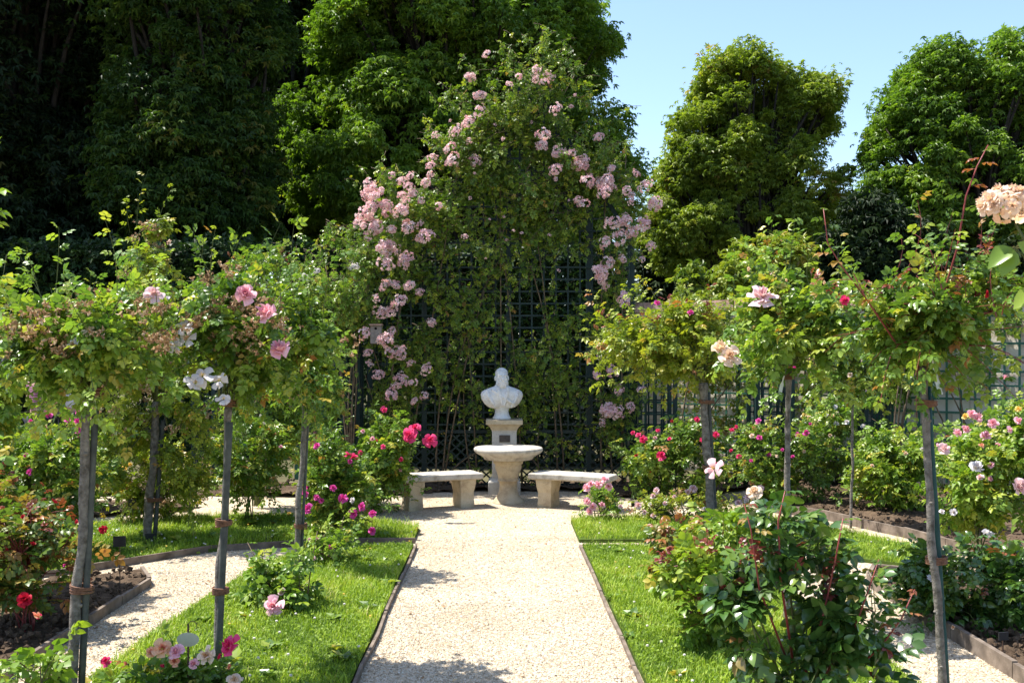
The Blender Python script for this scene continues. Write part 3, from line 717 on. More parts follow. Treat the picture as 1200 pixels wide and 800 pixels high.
# benches
def bench(cx, cy, rz, label):
    t = thing('stone_bench', (cx, cy, 0), label, 'bench', 'stone benches flanking the table')
    L, D = .92, .36
    m = MB()
    k = 12
    def outline(dl, z, bow=.035):
        xs = np.linspace(-L / 2 + dl, L / 2 - dl, k)
        fr = [(x, -D / 2 + dl + bow * (1 - (2 * x / L) ** 2), z) for x in xs]; bk = [(x, D / 2 - dl + bow * (1 - (2 * x / L) ** 2), z) for x in xs[::-1]]
        return np.array(fr + bk)
    m.loft([outline(.03, .315), outline(.012, .322), outline(.0, .33), outline(0, .378), outline(.01, .386)])
    seat = build(m, 'seat_slab', M_top, None, False, off=(0, 0, 0)); seat.parent = t; OFF[seat.name] = OFF[t.name]
    for sx in (-1, 1):
        m = MB()
        secs = []
        for z, wx, wy in ((.004, .08, .128), (.05, .084, .13), (.1, .08, .124), (.17, .079, .122), (.23, .09, .138), (.28, .095, .148), (.316, .095, .148)):
            x0 = sx * .3
            secs.append([[x0 - wx, -wy + .025, z], [x0 + wx, -wy + .025, z], [x0 + wx, wy + .025, z], [x0 - wx, wy + .025, z]])
        m.loft(np.array(secs))
        lg = build(m, 'leg', M_lime); lg.parent = t; OFF[lg.name] = OFF[t.name]; bevel(lg, .01)
    bevel(seat, .005)
    t.rotation_euler = (0, 0, rz)
    return t
bench(-.665, 11.3, R(24), 'weathered stone bench to the left of the round table')
bench(.81, 11.28, R(-26), 'weathered stone bench to the right of the round table')

# ================================================================== TRELLIS AND WALL
TRY = 13.15
xc = at(618, 0, TRY)[0]
def topz(x):
    d = abs(x - xc); return 5.25 - 1.55 * d if d < 1.0 else 3.7 - 1.6 * (d - 1.0)
tre = thing('trellis', (xc, TRY, 0), 'tall gabled dark green garden trellis behind the bust', 'trellis')
x0, x1 = at(432, 0, TRY)[0], at(742, 0, TRY)[0]
m = MB(); xs = np.arange(x0 + .08, x1, .155)
for x in xs: m.bar((x, TRY, .72), (x, TRY, topz(x) - .03), .022, .012)
zs = np.arange(.8, 5.2, .155)
for z in zs:
    inn = [x for x in np.linspace(x0, x1, 200) if topz(x) > z]
    if len(inn) > 4: m.bar((min(inn) + .02, TRY - .0135, z), (max(inn) - .02, TRY - .0135, z), .022, .012)
build(m, 'lattice', M_trel, tre)
m = MB(); st = .1
zt = .7
for sgn in (-1, 1):
    for s0 in np.arange(x0 - zt, x1 + zt, st * 1.3):
        a = max(x0, s0) if sgn > 0 else max(x0, s0 - zt); bq = min(x1, s0 + zt) if sgn > 0 else min(x1, s0)
        if bq - a < .05: continue
        f = (lambda x: x - s0) if sgn > 0 else (lambda x: s0 - x)
        m.bar((a, TRY - .007 * sgn, .04 + f(a) * .9), (bq, TRY - .007 * sgn, .04 + f(bq) * .9), .02, .01)
build(m, 'diagonal_lattice', M_trel, tre)
for px in (433, 497, 596, 690, 741):
    x = at(px, 0, TRY)[0]; m = MB(); m.bar((x, TRY + .035, 0), (x, TRY + .035, topz(x)), .065, .05); build(m, 'post', M_trel, tre)
m = MB(); m.bar((x0, TRY - .03, .71), (x1, TRY - .03, .71), .04, .03); build(m, 'middle_rail', M_trel, tre)
m = MB(); m.bar((x0, TRY - .03, .03), (x1, TRY - .03, .03), .04, .03); build(m, 'bottom_rail', M_trel, tre)
m = MB()
gx = [x0, xc - 1.0, xc, xc + 1.0, x1]
for a, c in zip(gx[:-1], gx[1:]): m.bar((a, TRY - .031, topz(a)), (c, TRY - .031, topz(c)), .05, .03)
build(m, 'gable_rail', M_trel, tre)

def pillar(px0, px1, ytop, Y, label):
    a, c = at(px0, 0, Y)[0], at(px1, 0, Y)[0]; w = c - a; z = at(0, ytop, Y)[2]; xm = (a + c) / 2
    t = thing('lattice_pillar', (xm, Y, 0), label, 'trellis pillar', 'square lattice pillars along the back fence')
    for sx in (-1, 1):
        for sy in (-1, 1):
            m = MB(); m.bar((xm + sx * (w / 2 - .025), Y + sy * (w / 2 - .025), 0), (xm + sx * (w / 2 - .025), Y + sy * (w / 2 - .025), z), .05); build(m, 'post', M_trel, t)
    m = MB()
    for sy in (-1, 1):
        for x in np.linspace(a + .1, c - .1, max(2, int(w / .11))): m.bar((x, Y + sy * (w / 2 - .02), .1), (x, Y + sy * (w / 2 - .02), z - .03), .022, .012)
        for zz in np.arange(.3, z, .16): m.bar((a + .05, Y + sy * (w / 2 - .006), zz), (c - .05, Y + sy * (w / 2 - .006), zz), .018, .01)
    for sx in (-1, 1):
        for yy in np.linspace(-w / 2 + .1, w / 2 - .1, 2): m.bar((xm + sx * (w / 2 - .02), Y + yy, .1), (xm + sx * (w / 2 - .02), Y + yy, z - .03), .022, .012)
    build(m, 'lattice', M_trel, t)
    m = MB(); m.box((xm, Y, z + .02), (w + .05, w + .05, .04)); build(m, 'cap', M_trel, t)
pillar(392, 424, 372, 13.2, 'dark lattice pillar left of the pink climbing rose')
pillar(228, 256, 372, 13.2, 'dark lattice pillar behind the leaning weeping rose on the left')
pillar(745, 790, 403, 13.2, 'wide dark lattice pillar right of the tall trellis')
pillar(880, 925, 425, 13.3, 'dark lattice pillar behind the tagged standard rose')
pillar(1008, 1038, 400, 13.3, 'dark lattice pillar in front of the pale wall on the right')
# left screen: open below, lattice band above
Y = 13.2; a, c = at(258, 0, Y)[0], at(392, 0, Y)[0]
scr = thing('lattice_screen', ((a + c) / 2, Y, 0), 'dark lattice band joining two pillars under the cream rambler', 'trellis')
zt_, zb_ = at(0, 367, Y)[2], at(0, 400, Y)[2]
m = MB()
for z in np.linspace(zb_ + .07, zt_ - .07, 3): m.bar((a, Y - .016, z), (c, Y - .016, z), .022, .01)
for x in np.arange(a + .08, c, .17): m.bar((x, Y, zb_), (x, Y, zt_), .022, .012)
build(m, 'lattice', M_trel, scr)
m = MB(); m.bar((a, Y, zt_), (c, Y, zt_), .04, .04); build(m, 'top_rail', M_trel, scr)
m = MB(); m.bar((a, Y, zb_), (c, Y, zb_), .04, .04); build(m, 'bottom_rail', M_trel, scr)
m = MB(); m.bar((c - .06, Y, 0), (c - .06, Y, zb_), .05); build(m, 'post', M_trel, scr)
# teal lattice planter behind it
Y = 13.9; a, c = at(345, 0, Y)[0], at(404, 0, Y)[0]; zt_, zb_ = at(0, 470, Y)[2], at(0, 512, Y)[2]
pl = thing('lattice_gate', ((a + c) / 2, Y, 0), 'green low gate with a small lattice window left of the trellis', 'gate')
m = MB(); m.box(((a + c) / 2, Y, zt_), (c - a + .06, .07, .03)); build(m, 'top_rail', M_green, pl)
m = MB(); m.box(((a + c) / 2 - .12, Y + .012, (zt_ + .02) / 2), (c - a - .26, .02, zt_ - .05)); m.box(((a + c) / 2, Y + .012, .25), (c - a, .018, .5)); build(m, 'panel', M_green, pl)
m = MB()
for x in np.linspace(c - .22, c - .02, 5): m.bar((x, Y, .5), (x, Y, zt_ - .02), .018, .012)
for z in np.linspace(.54, zt_ - .05, 8): m.bar((c - .24, Y - .013, z), (c, Y - .013, z), .018, .01)
build(m, 'lattice', M_green, pl)
# wall, running obliquely towards the viewer on the right
WA = at(712, 0, 15.9)[:2]; WB = at(1200, 0, 12.3)[:2]
wd = (WB - WA) / np.linalg.norm(WB - WA); wn = np.array([wd[1], -wd[0]]); WL = np.linalg.norm(WB - WA) + 3.2; wrz = math.atan2(wd[1], wd[0]); wz = 2.34
wal = thing('garden_wall', (WA[0], WA[1], 0), 'pale rendered garden wall with a pink coping on the right', 'wall')
wal.rotation_euler = (0, 0, wrz)
def child(mb, name, m, par):
    o = link(name, mb.mesh(name, m), par); return o
m = MB(); m.box((WL / 2, .15, wz / 2), (WL, .3, wz)); child(m, 'wall', M_wall, wal)
m = MB(); xx = -.05
while xx < WL:
    m.box((xx + .145, .15, wz + .045 + rng.uniform(-.004, .004)), (.285, .4, .09)); m.box((xx + .145, .15, wz + .115 + rng.uniform(-.005, .005)), (.282, .3, .05)); xx += .29
child(m, 'coping', M_coping, wal)
wl = thing('wall_lattice', (WA[0] + wn[0] * .08, WA[1] + wn[1] * .08, 0), 'green square lattice standing in front of the garden wall', 'lattice')
wl.rotation_euler = (0, 0, wrz)
m = MB()
for x in np.arange(.05, WL, .165): m.bar((x, 0, .1), (x, 0, wz - .12), .026, .012)
for z in np.arange(.3, wz - .1, .17): m.bar((0, -.0135, z), (WL, -.0135, z), .026, .012)
child(m, 'lattice', M_green, wl)
for x in np.arange(.3, WL, 1.9):
    m = MB(); m.bar((x, .025, 0), (x, .025, wz - .08), .06, .03); child(m, 'post', M_green, wl)
# bird box
p = at(441, 392, 12.75)
bb = thing('nest_box', p, 'small grey wooden nest box hung on the left of the trellis', 'nest box')
m = MB(); m.box(p, (.135, .12, .225)); bevel(build(m, 'box_body', M_box, bb), .004)
m = MB(); m.box(p + np.array([0, -.012, .122]), (.16, .17, .016)); build(m, 'roof', M_coping, bb)
m = MB(); k = 14; an = np.arange(k) / k * 6.283
hole = np.c_[.016 * np.cos(an) + p[0], np.full(k, p[1] - .0635), .016 * np.sin(an) + p[2] + .075]
m.loft([hole, hole + np.array([0, .006, 0])]); build(m, 'entrance_hole', M_hole, bb)

# ================================================================== TREES
def tree(name, label, base, H, env, nclump, nleaf, lsize, lm, clump_r=(.7, 1.2), group='park trees behind the garden', trunk_r=.3, fork=.35, shell=.5, cnoise=.9):
    base = np.array([*base, 0.])
    root = thing(name, base, label, 'tree', group)
    cl = in_env(env, nclump, shell, None, .05 if cnoise > 1 else 0, cnoise, -.22)
    nclump = len(cl)
    cen = np.average([e[0] for e in env], axis=0, weights=[np.prod(e[1]) for e in env])
    tr = MB(); top = np.array([cen[0], cen[1], cen[2] + .08 * (H - cen[2])])
    M = 14; t = np.linspace(0, 1, M)
    P = base + (top - base) * t[:, None] + np.c_[np.sin(t * 5) * .12, np.cos(t * 4) * .12 - .12, np.zeros(M)]
    tr.tube(P, trunk_r * (1 - .8 * t) * (1 + .5 * np.exp(-t * 14)), 10)
    build(tr, 'trunk', M_trunk, root, True)
    lb = MB(); n = nclump
    ii = np.clip(((fork + (1 - fork) * rng.random(n) * np.clip((cl[:, 2] - base[2]) / H, .2, 1)) * (M - 1)).astype(int), 2, M - 1)
    P0 = P[ii]; D = np.linalg.norm(cl - P0, axis=1, keepdims=True)
    P1 = (P0 + cl) / 2 + np.array([0, 0, .15]) * D + rng.normal(size=(n, 3)) * D * .07
    tt = np.broadcast_to(np.linspace(0, 1, 7), (n, 7))
    lb.tubes(bez(P0, P1, cl, tt), np.linspace(.065, .012, 7)[None] * np.clip(D, .5, 3) / 2, 5)
    build(lb, 'limbs', M_trunk, root, True)
    lv = MB()
    R_ = rng.uniform(*clump_r, n); k = np.repeat(np.arange(n), nleaf); N = len(k)
    d = nrm(rng.normal(size=(N, 3)) + np.array([0, 0, .35])); rad = rng.uniform(.1, 1.0, N) ** .55 * np.where(rng.random(N) < .2, rng.uniform(1, 1.5, N), 1)
    out = nrm(cl - cen)[k]
    pos = cl[k] + (d * rad[:, None]) * R_[k][:, None] * np.array([1, 1, .7]) - np.array([0, 0, .18]) * (R_[k] * (d[:, 0] ** 2 + d[:, 1] ** 2))[:, None]
    dr = nrm(d * np.array([1, 1, .3]) + out * .4 + np.array([0, 0, -.25]) + rng.normal(size=(N, 3)) * .55)
    up = nrm(np.array([0, 0, .7]) + SUNV * .5 + d * .45 + rng.normal(size=(N, 3)) * .4)
    rn = np.clip(rng.normal(size=n)[k] * .13 + rng.random(N) * .7 + .12, 0, 1)
    lv.scatter(T_PALM, pos, dr, up, lsize * rng.uniform(.6, 1.15, N), rnd=rn)
    build(lv, 'crown', lm, root)
    return root
# two lit trees on the right
Y = 30
tree('chestnut_tree', 'tall sunlit chestnut tree standing right of the trellis against blue sky', (at(868, 0, Y)[0], Y), 11,
     [E(752, 195, 880, 325, Y, 1.8), E(775, 118, 900, 240, Y, 1.7), E(818, 52, 940, 165, Y, 1.5), E(893, 85, 982, 185, Y, 1.2), E(872, 165, 992, 262, Y, 1.6), E(850, 225, 975, 335, Y, 1.7)], 400, 150, .145, L_tree2, (.2, .7), shell=.45, cnoise=1.15)
Y = 28
tree('chestnut_tree', 'broad green chestnut tree at the right edge against the sky', (at(1140, 0, Y)[0], Y), 11,
     [E(1000, 195, 1110, 330, Y, 1.8), E(1018, 108, 1122, 230, Y, 1.7), E(1055, 55, 1150, 160, Y, 1.6), E(1110, 42, 1235, 150, Y, 1.9), E(1100, 130, 1260, 260, Y, 2.2), E(1085, 215, 1280, 340, Y, 2.2)], 480, 150, .145, L_tree, (.2, .7), shell=.45, cnoise=1.15)
# big tree behind the trellis
Y = 25
# big
tree('chestnut_tree', 'huge chestnut tree rising behind the climbing rose', (at(545, 0, Y)[0], Y), 14,
     [E(345, -110, 715, 200, Y, 3.8), E(330, 60, 470, 300, Y, 2), E(560, -60, 700, 110, Y, 2.2), E(600, 90, 730, 260, Y, 2.2), E(440, 120, 690, 330, Y, 2.0), E(360, 40, 570, 290, Y - 2.2, 1.6), E(380, -60, 620, 120, Y - 1.5, 1.8), E(655, 130, 745, 300, Y, 1.3), E(430, -120, 610, 70, Y - 2.6, 1.6)], 1000, 140, .14, L_tree, (.25, .65), trunk_r=.45)
# dark trees on the left
Y = 21
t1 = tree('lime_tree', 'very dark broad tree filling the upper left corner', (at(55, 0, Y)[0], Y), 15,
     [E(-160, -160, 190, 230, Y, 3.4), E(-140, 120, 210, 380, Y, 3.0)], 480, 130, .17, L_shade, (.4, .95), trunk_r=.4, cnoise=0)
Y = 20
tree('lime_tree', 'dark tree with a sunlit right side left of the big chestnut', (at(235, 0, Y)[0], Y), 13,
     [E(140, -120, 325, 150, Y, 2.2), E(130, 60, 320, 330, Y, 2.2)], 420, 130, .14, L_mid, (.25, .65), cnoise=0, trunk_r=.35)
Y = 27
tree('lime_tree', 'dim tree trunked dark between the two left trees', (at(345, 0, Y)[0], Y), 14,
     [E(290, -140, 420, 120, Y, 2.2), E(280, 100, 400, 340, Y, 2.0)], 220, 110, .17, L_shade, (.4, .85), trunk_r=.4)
def copy_tree(o, loc, rz, label, scale=1, group=None):
    r = o.copy(); C.objects.link(r); r.location = loc; r.rotation_euler = (0, 0, rz); r.scale = (scale,) * 3; r['label'] = label
    for ch in o.children:
        c_ = ch.copy(); C.objects.link(c_); c_.parent = r
    return r
copy_tree(t1, (-17.5, 22.5, 0), 1.3, 'very dark tree added past the left edge to shade the left trees', 1.1)  # off-frame copy, added to throw shade over the left trees
copy_tree(t1, (-13.5, 28, 0), 2.6, 'very dark tall tree standing behind the upper left tree', 1.15)
copy_tree(t1, (-3.6, 33, 0), 4.0, 'dark tall tree far behind the huge chestnut', 1.0)
# lower trees behind the wall
Y = 40
tree('lime_tree', 'low dark tree seen in the gap between the two right trees', (at(1030, 0, Y)[0], Y), 7,
     [E(960, 225, 1075, 370, Y, 2.5), E(900, 270, 1000, 390, Y, 2.5)], 60, 120, .3, L_shade, (.8, 1.3))
tree('lime_tree', 'low dark tree in the distance below the sunlit chestnut', (at(820, 0, Y)[0], Y), 7,
     [E(740, 240, 900, 390, Y, 2.5)], 60, 120, .3, L_shade, (.8, 1.3))
Y = 17.5
tree('laburnum', 'small yellow green shrub tree rising over the wall coping', (at(835, 0, Y)[0], Y), 4,
     [E(790, 290, 920, 400, Y, .9), E(850, 285, 960, 350, Y, .7)], 60, 110, .13, L_gold, (.25, .45), trunk_r=.08)
tree('shrub_tree', 'dark evergreen shrub behind the wall at the right', (at(1060, 0, Y + 2)[0], Y + 2), 5,
     [E(960, 240, 1090, 400, Y + 2, 1.0), E(1080, 270, 1240, 400, Y + 2, 1.0)], 80, 110, .16, L_shade, (.3, .6), trunk_r=.1)
# hedges
def hedge(label, x0, x1, y0, y1, h, n, lm=L_hedge, ls=.09):
    t = thing('hedge', ((x0 + x1) / 2, (y0 + y1) / 2, 0), label, 'hedge', 'dark clipped hedges')
    p = np.c_[rng.uniform(x0, x1, n), rng.uniform(y0, y1, n), rng.uniform(0, h, n)]
    ax = rng.integers(0, 5, n)
    p[:, 1] = np.where(ax <= 2, y0 + rng.random(n) ** 2 * (y1 - y0) * .5, p[:, 1]); p[:, 2] = np.where(ax == 3, h - rng.random(n) ** 2 * .2, p[:, 2])
    p += rng.normal(size=(n, 3)) * .04
    lv = MB(); lv.scatter(T_LO, p, nrm(rng.normal(size=(n, 3)) + np.array([0, -.8, .2])), nrm(rng.normal(size=(n, 3)) * .5 + np.array([0, -.2, 1])), ls * 2 * rng.uniform(.6, 1.2, n))
    build(lv, 'foliage', lm, t)
    w = MB(); k = 40; P0 = np.c_[rng.uniform(x0, x1, k), np.full(k, (y0 + y1) / 2), np.zeros(k)]; P2 = P0 + np.c_[rng.normal(size=(k, 2)) * .2, np.full(k, h * .9)]
    grow(P0, P2, 0, 0, 0, r0=.03, r1=.008, wood=w); build(w, 'stems', M_trunk, t)
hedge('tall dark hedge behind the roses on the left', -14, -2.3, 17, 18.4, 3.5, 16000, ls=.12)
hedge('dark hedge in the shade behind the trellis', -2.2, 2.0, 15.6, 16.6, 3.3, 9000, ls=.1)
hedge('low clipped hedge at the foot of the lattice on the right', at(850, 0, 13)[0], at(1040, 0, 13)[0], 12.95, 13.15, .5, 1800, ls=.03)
# far woods
n = 26000
p = np.c_[rng.uniform(-55, 55, n), rng.uniform(46, 52, n), rng.random(n) ** .8 * 6.5]
p[:, 2] *= .75 + .25 * np.sin(p[:, 0] * .5) * np.sin(p[:, 0] * .21 + 1)
lv = MB(); lv.scatter(T_PALM, p, nrm(rng.normal(size=(n, 3)) + np.array([0, -.6, -.2])), nrm(rng.normal(size=(n, 3)) * .5 + np.array([0, 0, 1])), rng.uniform(.3, .7, n))
tag(build(lv, 'woods', L_shade), 'dark far woods closing the view behind the garden', 'woods', kind='stuff')

# ================================================================== CLIMBERS
def climber(label, Y, env, n, nl, lsize, lm, bases, clusters=(), cl_mat=P_ramb, wts=None, hang=.5, group=None, extra=0, tpl=T_LO, cs=(.075, .165), name='climbing_rose', shell=.2, droop=0):
    root = thing(name, at(bases[0], 415 + 1200 * CAM_H / Y, Y), label, 'climbing rose', group)
    w, lv = MB(), MB()
    tips = in_env(env, n, shell, wts, .2, 2.6, -.25)
    n = len(tips)
    tips[:, 1] -= .22 * np.clip(clump_noise(tips, 2.6), -.2, 1)
    st = tips + np.c_[rng.normal(size=n) * .16, np.abs(rng.normal(size=n)) * .12 + .03, rng.uniform(.0, .22, n)]
    grow(st, tips, .2, hang * .5, nl, .05, lsize, tpl, .003, .001, w, lv, grav=.3)
    # canes rising from the ground, tied into the lattice
    k = max(4, len(env) * 2); P0 = np.c_[[at(bases[i % len(bases)], 0, Y)[0] + rng.normal() * .06 for i in range(k)], np.full(k, Y + .05), np.zeros(k)]
    P2 = in_env(env, k, .2); P2[:, 1] = Y + .03
    P1 = np.c_[P0[:, 0] * .8 + P2[:, 0] * .2 + rng.normal(size=k) * .1, np.full(k, Y + .0), P2[:, 2] * .6]
    t = np.broadcast_to(np.linspace(0, 1, 12), (k, 12))
    w.tubes(bez(P0, P1, P2, t), np.broadcast_to(np.linspace(.014, .005, 12), (k, 12)), 5)
    if droop:
        e = in_env(env, droop, .8); e2 = e + np.c_[rng.normal(size=droop) * .3, -np.abs(rng.normal(size=droop)) * .1, -rng.uniform(.2, .75, droop)]
        grow(e, e2, .3, .1, 12, .1, lsize * .9, tpl, .0035, .001, w, lv, grav=.3)
    build(w, 'canes', M_bcane, root, True); build(lv, 'leaves', lm, root)
    for (x, y) in clusters:
        f = (random.uniform(-.9, .2), -1, random.uniform(.2, 1))
        bloom(root, at(x + random.gauss(0, 5), y + random.gauss(0, 4), Y - random.uniform(.26, .58)), 'cluster', cl_mat, cs[0] + (cs[1] - cs[0]) * random.random() ** 1.6, f, random.randrange(9), 'bloom_cluster')
    return root
TY_ = 12.95
CL = [(558, 87), (568, 71), (603, 91), (598, 95), (628, 79), (631, 101), (562, 111), (557, 130), (549, 145), (533, 159), (540, 155), (510, 155), (505, 184), (535, 182), (557, 186), (511, 199), (464, 206), (489, 221), (442, 226), (430, 240), (456, 233), (474, 236), (461, 252), (508, 247), (430, 263)]
CL += [(432, 267), (422, 276), (462, 252), (445, 290), (459, 291), (452, 305), (494, 267), (500, 279), (447, 330), (460, 332), (439, 350), (465, 347), (451, 366), (464, 371), (475, 335), (459, 387), (454, 401), (469, 405), (427, 414), (437, 424), (450, 411), (504, 375), (477, 426), (469, 407), (501, 430), (487, 446), (470, 457), (451, 462), (481, 471)]
CL += [(470, 218), (480, 228), (448, 240), (466, 243), (484, 212), (498, 205), (520, 192), (527, 170), (545, 168), (437, 252), (452, 272), (468, 262), (440, 440), (462, 445), (428, 395), (495, 460), (456, 300), (478, 350)]
CR = [(660, 178), (672, 196), (690, 208), (712, 212), (728, 232), (745, 218), (738, 250), (722, 262), (762, 262), (645, 160), (628, 95), (640, 88), (712, 318), (718, 340), (700, 224), (650, 196), (757, 300), (735, 300), (638, 174), (650, 187), (675, 186), (668, 180), (682, 192), (648, 130), (697, 155), (697, 213), (705, 216), (718, 221), (734, 223), (743, 199), (768, 240), (745, 236), (748, 253), (752, 270), (735, 274), (720, 270), (754, 287), (705, 309), (706, 326), (722, 352), (707, 421), (721, 457), (720, 472), (707, 474), (720, 487), (711, 496), (737, 475), (725, 481), (760, 455), (690, 445), (716, 440), (703, 490)]
CL += [(random.uniform(425, 500), random.uniform(205, 310)) for _ in range(18)]
CR += [(random.uniform(650, 745), random.uniform(160, 300)) for _ in range(7)]
climber('pink rambling rose covering the left side of the tall trellis', TY_, [E(420, 195, 530, 345, TY_, .3), E(500, 100, 580, 230, TY_, .28), E(422, 330, 512, 530, TY_, .22)], 620, 7, .1, L_climb, [448, 470], CL, droop=26)
climber('pink rambling rose with fewer blooms on the right side of the trellis', TY_, [E(670, 160, 752, 300, TY_, .3), E(692, 290, 748, 530, TY_, .2)], 360, 7, .1, L_climb, [718, 735], CR, droop=20)
climber('green overgrown climbing rose crowning the middle of the trellis', TY_ + .05, [E(565, 45, 690, 200, TY_, .32), E(530, 110, 705, 280, TY_, .34), E(490, 190, 710, 320, TY_, .28)], 800, 7, .1, L_climb, [520, 600, 660], [(random.uniform(530, 700), random.uniform(90, 320)) for _ in range(22)], droop=60, cs=(.025, .06))
climber('thin climbing rose threaded through the lattice behind the bust', TY_ + .06, [E(495, 300, 690, 570, TY_ + .04, .2), E(490, 300, 560, 480, TY_, .2), E(610, 350, 700, 560, TY_, .2)], 390, 7, .1, L_climb, [510, 640, 560], (), droop=14, cs=(.1, .1))
climber('cream rambler mounded on top of the lattice screen', 12.9, [E(335, 290, 450, 380, 12.9, .4), E(370, 270, 440, 340, 12.9, .3), E(395, 350, 430, 420, 12.9, .2)], 420, 7, .085, L_pale, [408], [(355, 326), (362, 330), (420, 312), (415, 318), (372, 322)], P_white, cs=(.05, .08), droop=10)
climber('leafy golden climbing rose spread along the wall lattice', 13.7, [E(770, 355, 905, 450, 14.0, .25), E(880, 350, 1010, 440, 13.4, .25), E(790, 420, 870, 520, 14., .2), E(930, 420, 990, 500, 13.5, .2)], 560, 7, .11, L_gold, [800, 960], (), droop=20)
climber('climbing rose with green leaves on the lattice at the right edge', 12.6, [E(1000, 345, 1110, 420, 12.9, .25), E(1090, 352, 1240, 385, 12.3, .2), E(1038, 380, 1066, 520, 12.9, .18), E(1125, 390, 1150, 450, 12.4, .12)], 300, 7, .11, L_rose, [1052, 1140], (), droop=5)

# ================================================================== STANDARD ROSES
def tie(mb, p, rx, ry, loops=5, h=.036):
    k = 20; a = np.arange(k) / k * 6.283
    for i in range(loops):
        tl = rng.normal() * .004
        P = np.c_[p[0] + rx * np.cos(a), p[1] + ry * np.sin(a), p[2] + (i - loops / 2) / loops * h + tl * np.cos(a)]
        mb.tube(P, .0045, 5, closed=True)
def standard(label, Y, bx, top, env, r=.024, stake=None, stake_top=None, ties=(.35, .75), smat=M_stake, hang=36, **kw):
    base = np.array([(bx - VPX) / FPX * Y, Y, 0]); tp = at(*top, Y)
    root = thing('standard_rose', base, label, 'standard rose', 'standard roses lining the path')
    M = 26; t = np.linspace(0, 1, M)
    wob = np.c_[np.sin(t * 9 + bx) * .009 + np.sin(t * 23 + bx) * .004, np.cos(t * 7 + bx) * .008, np.zeros(M)]
    P = base + np.array([0, 0, -.02]) + (tp - base) * t[:, None] + wob * np.sin(t * 3.14)[:, None]
    rr = r * (1 - .15 * t) * (1 + .12 * np.sin(t * 31 + bx) * np.sin(t * 17)) * (1 + .35 * np.exp(-((t - .97) / .03) ** 2))
    m = MB(); m.tube(P, rr, 12)
    for _ in range(16):
        i = rng.integers(3, M - 2); a = rng.random() * 6.28
        m.ell(P[i] + np.array([math.cos(a), math.sin(a), 0]) * rr[i] * .85, np.array([.55, .55, .45]) * rr[i] * rng.uniform(.5, 1.1), 8, 6)
    build(m, 'trunk', M_bark, root, True)
    if stake is not None:
        so = np.array([stake[0], stake[1], 0]); zt = stake_top if stake_top else tp[2] - .12
        sr = stake[2]; m = MB()
        b0 = base + so; b1 = base + (tp - base) * (zt / tp[2]) + so
        m.tube(b0 + (b1 - b0) * np.linspace(0, 1, 8)[:, None], sr * (1 + .04 * np.sin(np.arange(8) * 2)), 10)
        build(m, 'stake', smat, root, True)
    else: so = np.zeros(3); sr = 0
    for q in ties:
        m = MB(); c = base + (tp - base) * q
        tie(m, c + so / 2, abs(so[0]) / 2 + (r + sr) * .62 + .012, abs(so[1]) / 2 + max(r, sr) + .006)
        build(m, 'tie', M_tie, root, True)
    rose(None, None, None, base, env, hub=tp, root=root, **kw)
    if hang:
        lv = MB(); w = lv
        e = in_env(env, hang, .75); e = e[e[:, 2] < np.percentile(e[:, 2], 75)]; dirn = (e - tp) * np.array([1, 1, 0])
        e2 = e + dirn * .35 - np.c_[np.zeros((len(e), 2)), rng.uniform(.1, .38, len(e))]
        grow(tp + (e - tp) * .5, e2, .3, .05, 10, .2, kw.get('lsize', .12) * .9, kw.get('tpl', T_MID), .0035, .001, w, lv, grav=.35, wmi=1)
        e = in_env(env, hang, .8); e = e[e[:, 2] > np.percentile(e[:, 2], 45)]
        e2 = e + (e - tp) * .12 + np.c_[rng.normal(size=(len(e), 2)) * .07, rng.uniform(.08, .36, len(e))]
        grow(e, e2, 0, 0, 7, .2, kw.get('lsize', .12) * .8, kw.get('tpl', T_MID), .003, .001, w, lv, grav=0, wmi=1)
        build(lv, 'leafy_shoots', [kw.get('lm', L_rose), kw.get('cm', M_cane)], root)
    return root
# --- left row
standard('stout leaning standard rose nearest on the left with a dark stake', 5.0, 84, (103, 452), [E(-10, 345, 130, 465, 5, .38), E(70, 335, 205, 455, 5, .38)], .025, (.034, .024, .017), None, (.36, .985), n=215, nl=8, lsize=.1, tpl=T_HI, lm=L_pale, canes=10, spent=75, cane_r=.008,
         blooms=[B(8, 417, 4.9, 'double', P_white, .085), B(28, 374, 4.9, 'double', P_blush, .08), B(180, 345, 4.9, 'double', P_blush, .07), B(86, 402, 4.7, 'single', P_white, .05), B(104, 387, 4.7, 'single', P_cream, .045)])
standard('slender standard rose with white single flowers and pink blooms on the left', 5.5, 253, (268, 468), [E(195, 345, 330, 465, 5.5, .38), E(270, 330, 390, 445, 5.5, .36), E(225, 315, 300, 400, 5.5, .32)], .02, (.012, -.012, .02), None, (.3, .55, .99), n=215, nl=8, lsize=.1, tpl=T_HI, lm=L_rose, canes=10, spent=70, cane_r=.008,
         blooms=[B(288, 347, 5.15, 'cup', P_pink, .105), B(317, 370, 5.15, 'cup', P_pink, .11), B(331, 413, 5.15, 'cup', P_pink, .11), B(217, 382, 5.15, 'single', P_white, .075), B(219, 397, 5.15, 'single', P_white, .075), B(229, 449, 5.1, 'single', P_white, .08), B(237, 441, 5.1, 'single', P_white, .085), B(258, 446, 5.1, 'single', P_white, .075), B(205, 405, 5.15, 'single', P_white, .06), B(262, 468, 5.1, 'single', P_white, .06)])
standard('small pale stemmed standard rose behind the pink bloom on the left', 8.0, 347, (358, 452), [E(315, 395, 392, 462, 8, .3)], .024, (.03, .02, .012), None, (.25, .93), n=110, nl=7, lsize=.12, tpl=T_MID, lm=L_rose, canes=7, spent=5,
         blooms=[B(358, 402, 7.7, 'bud', P_coral, .05)])
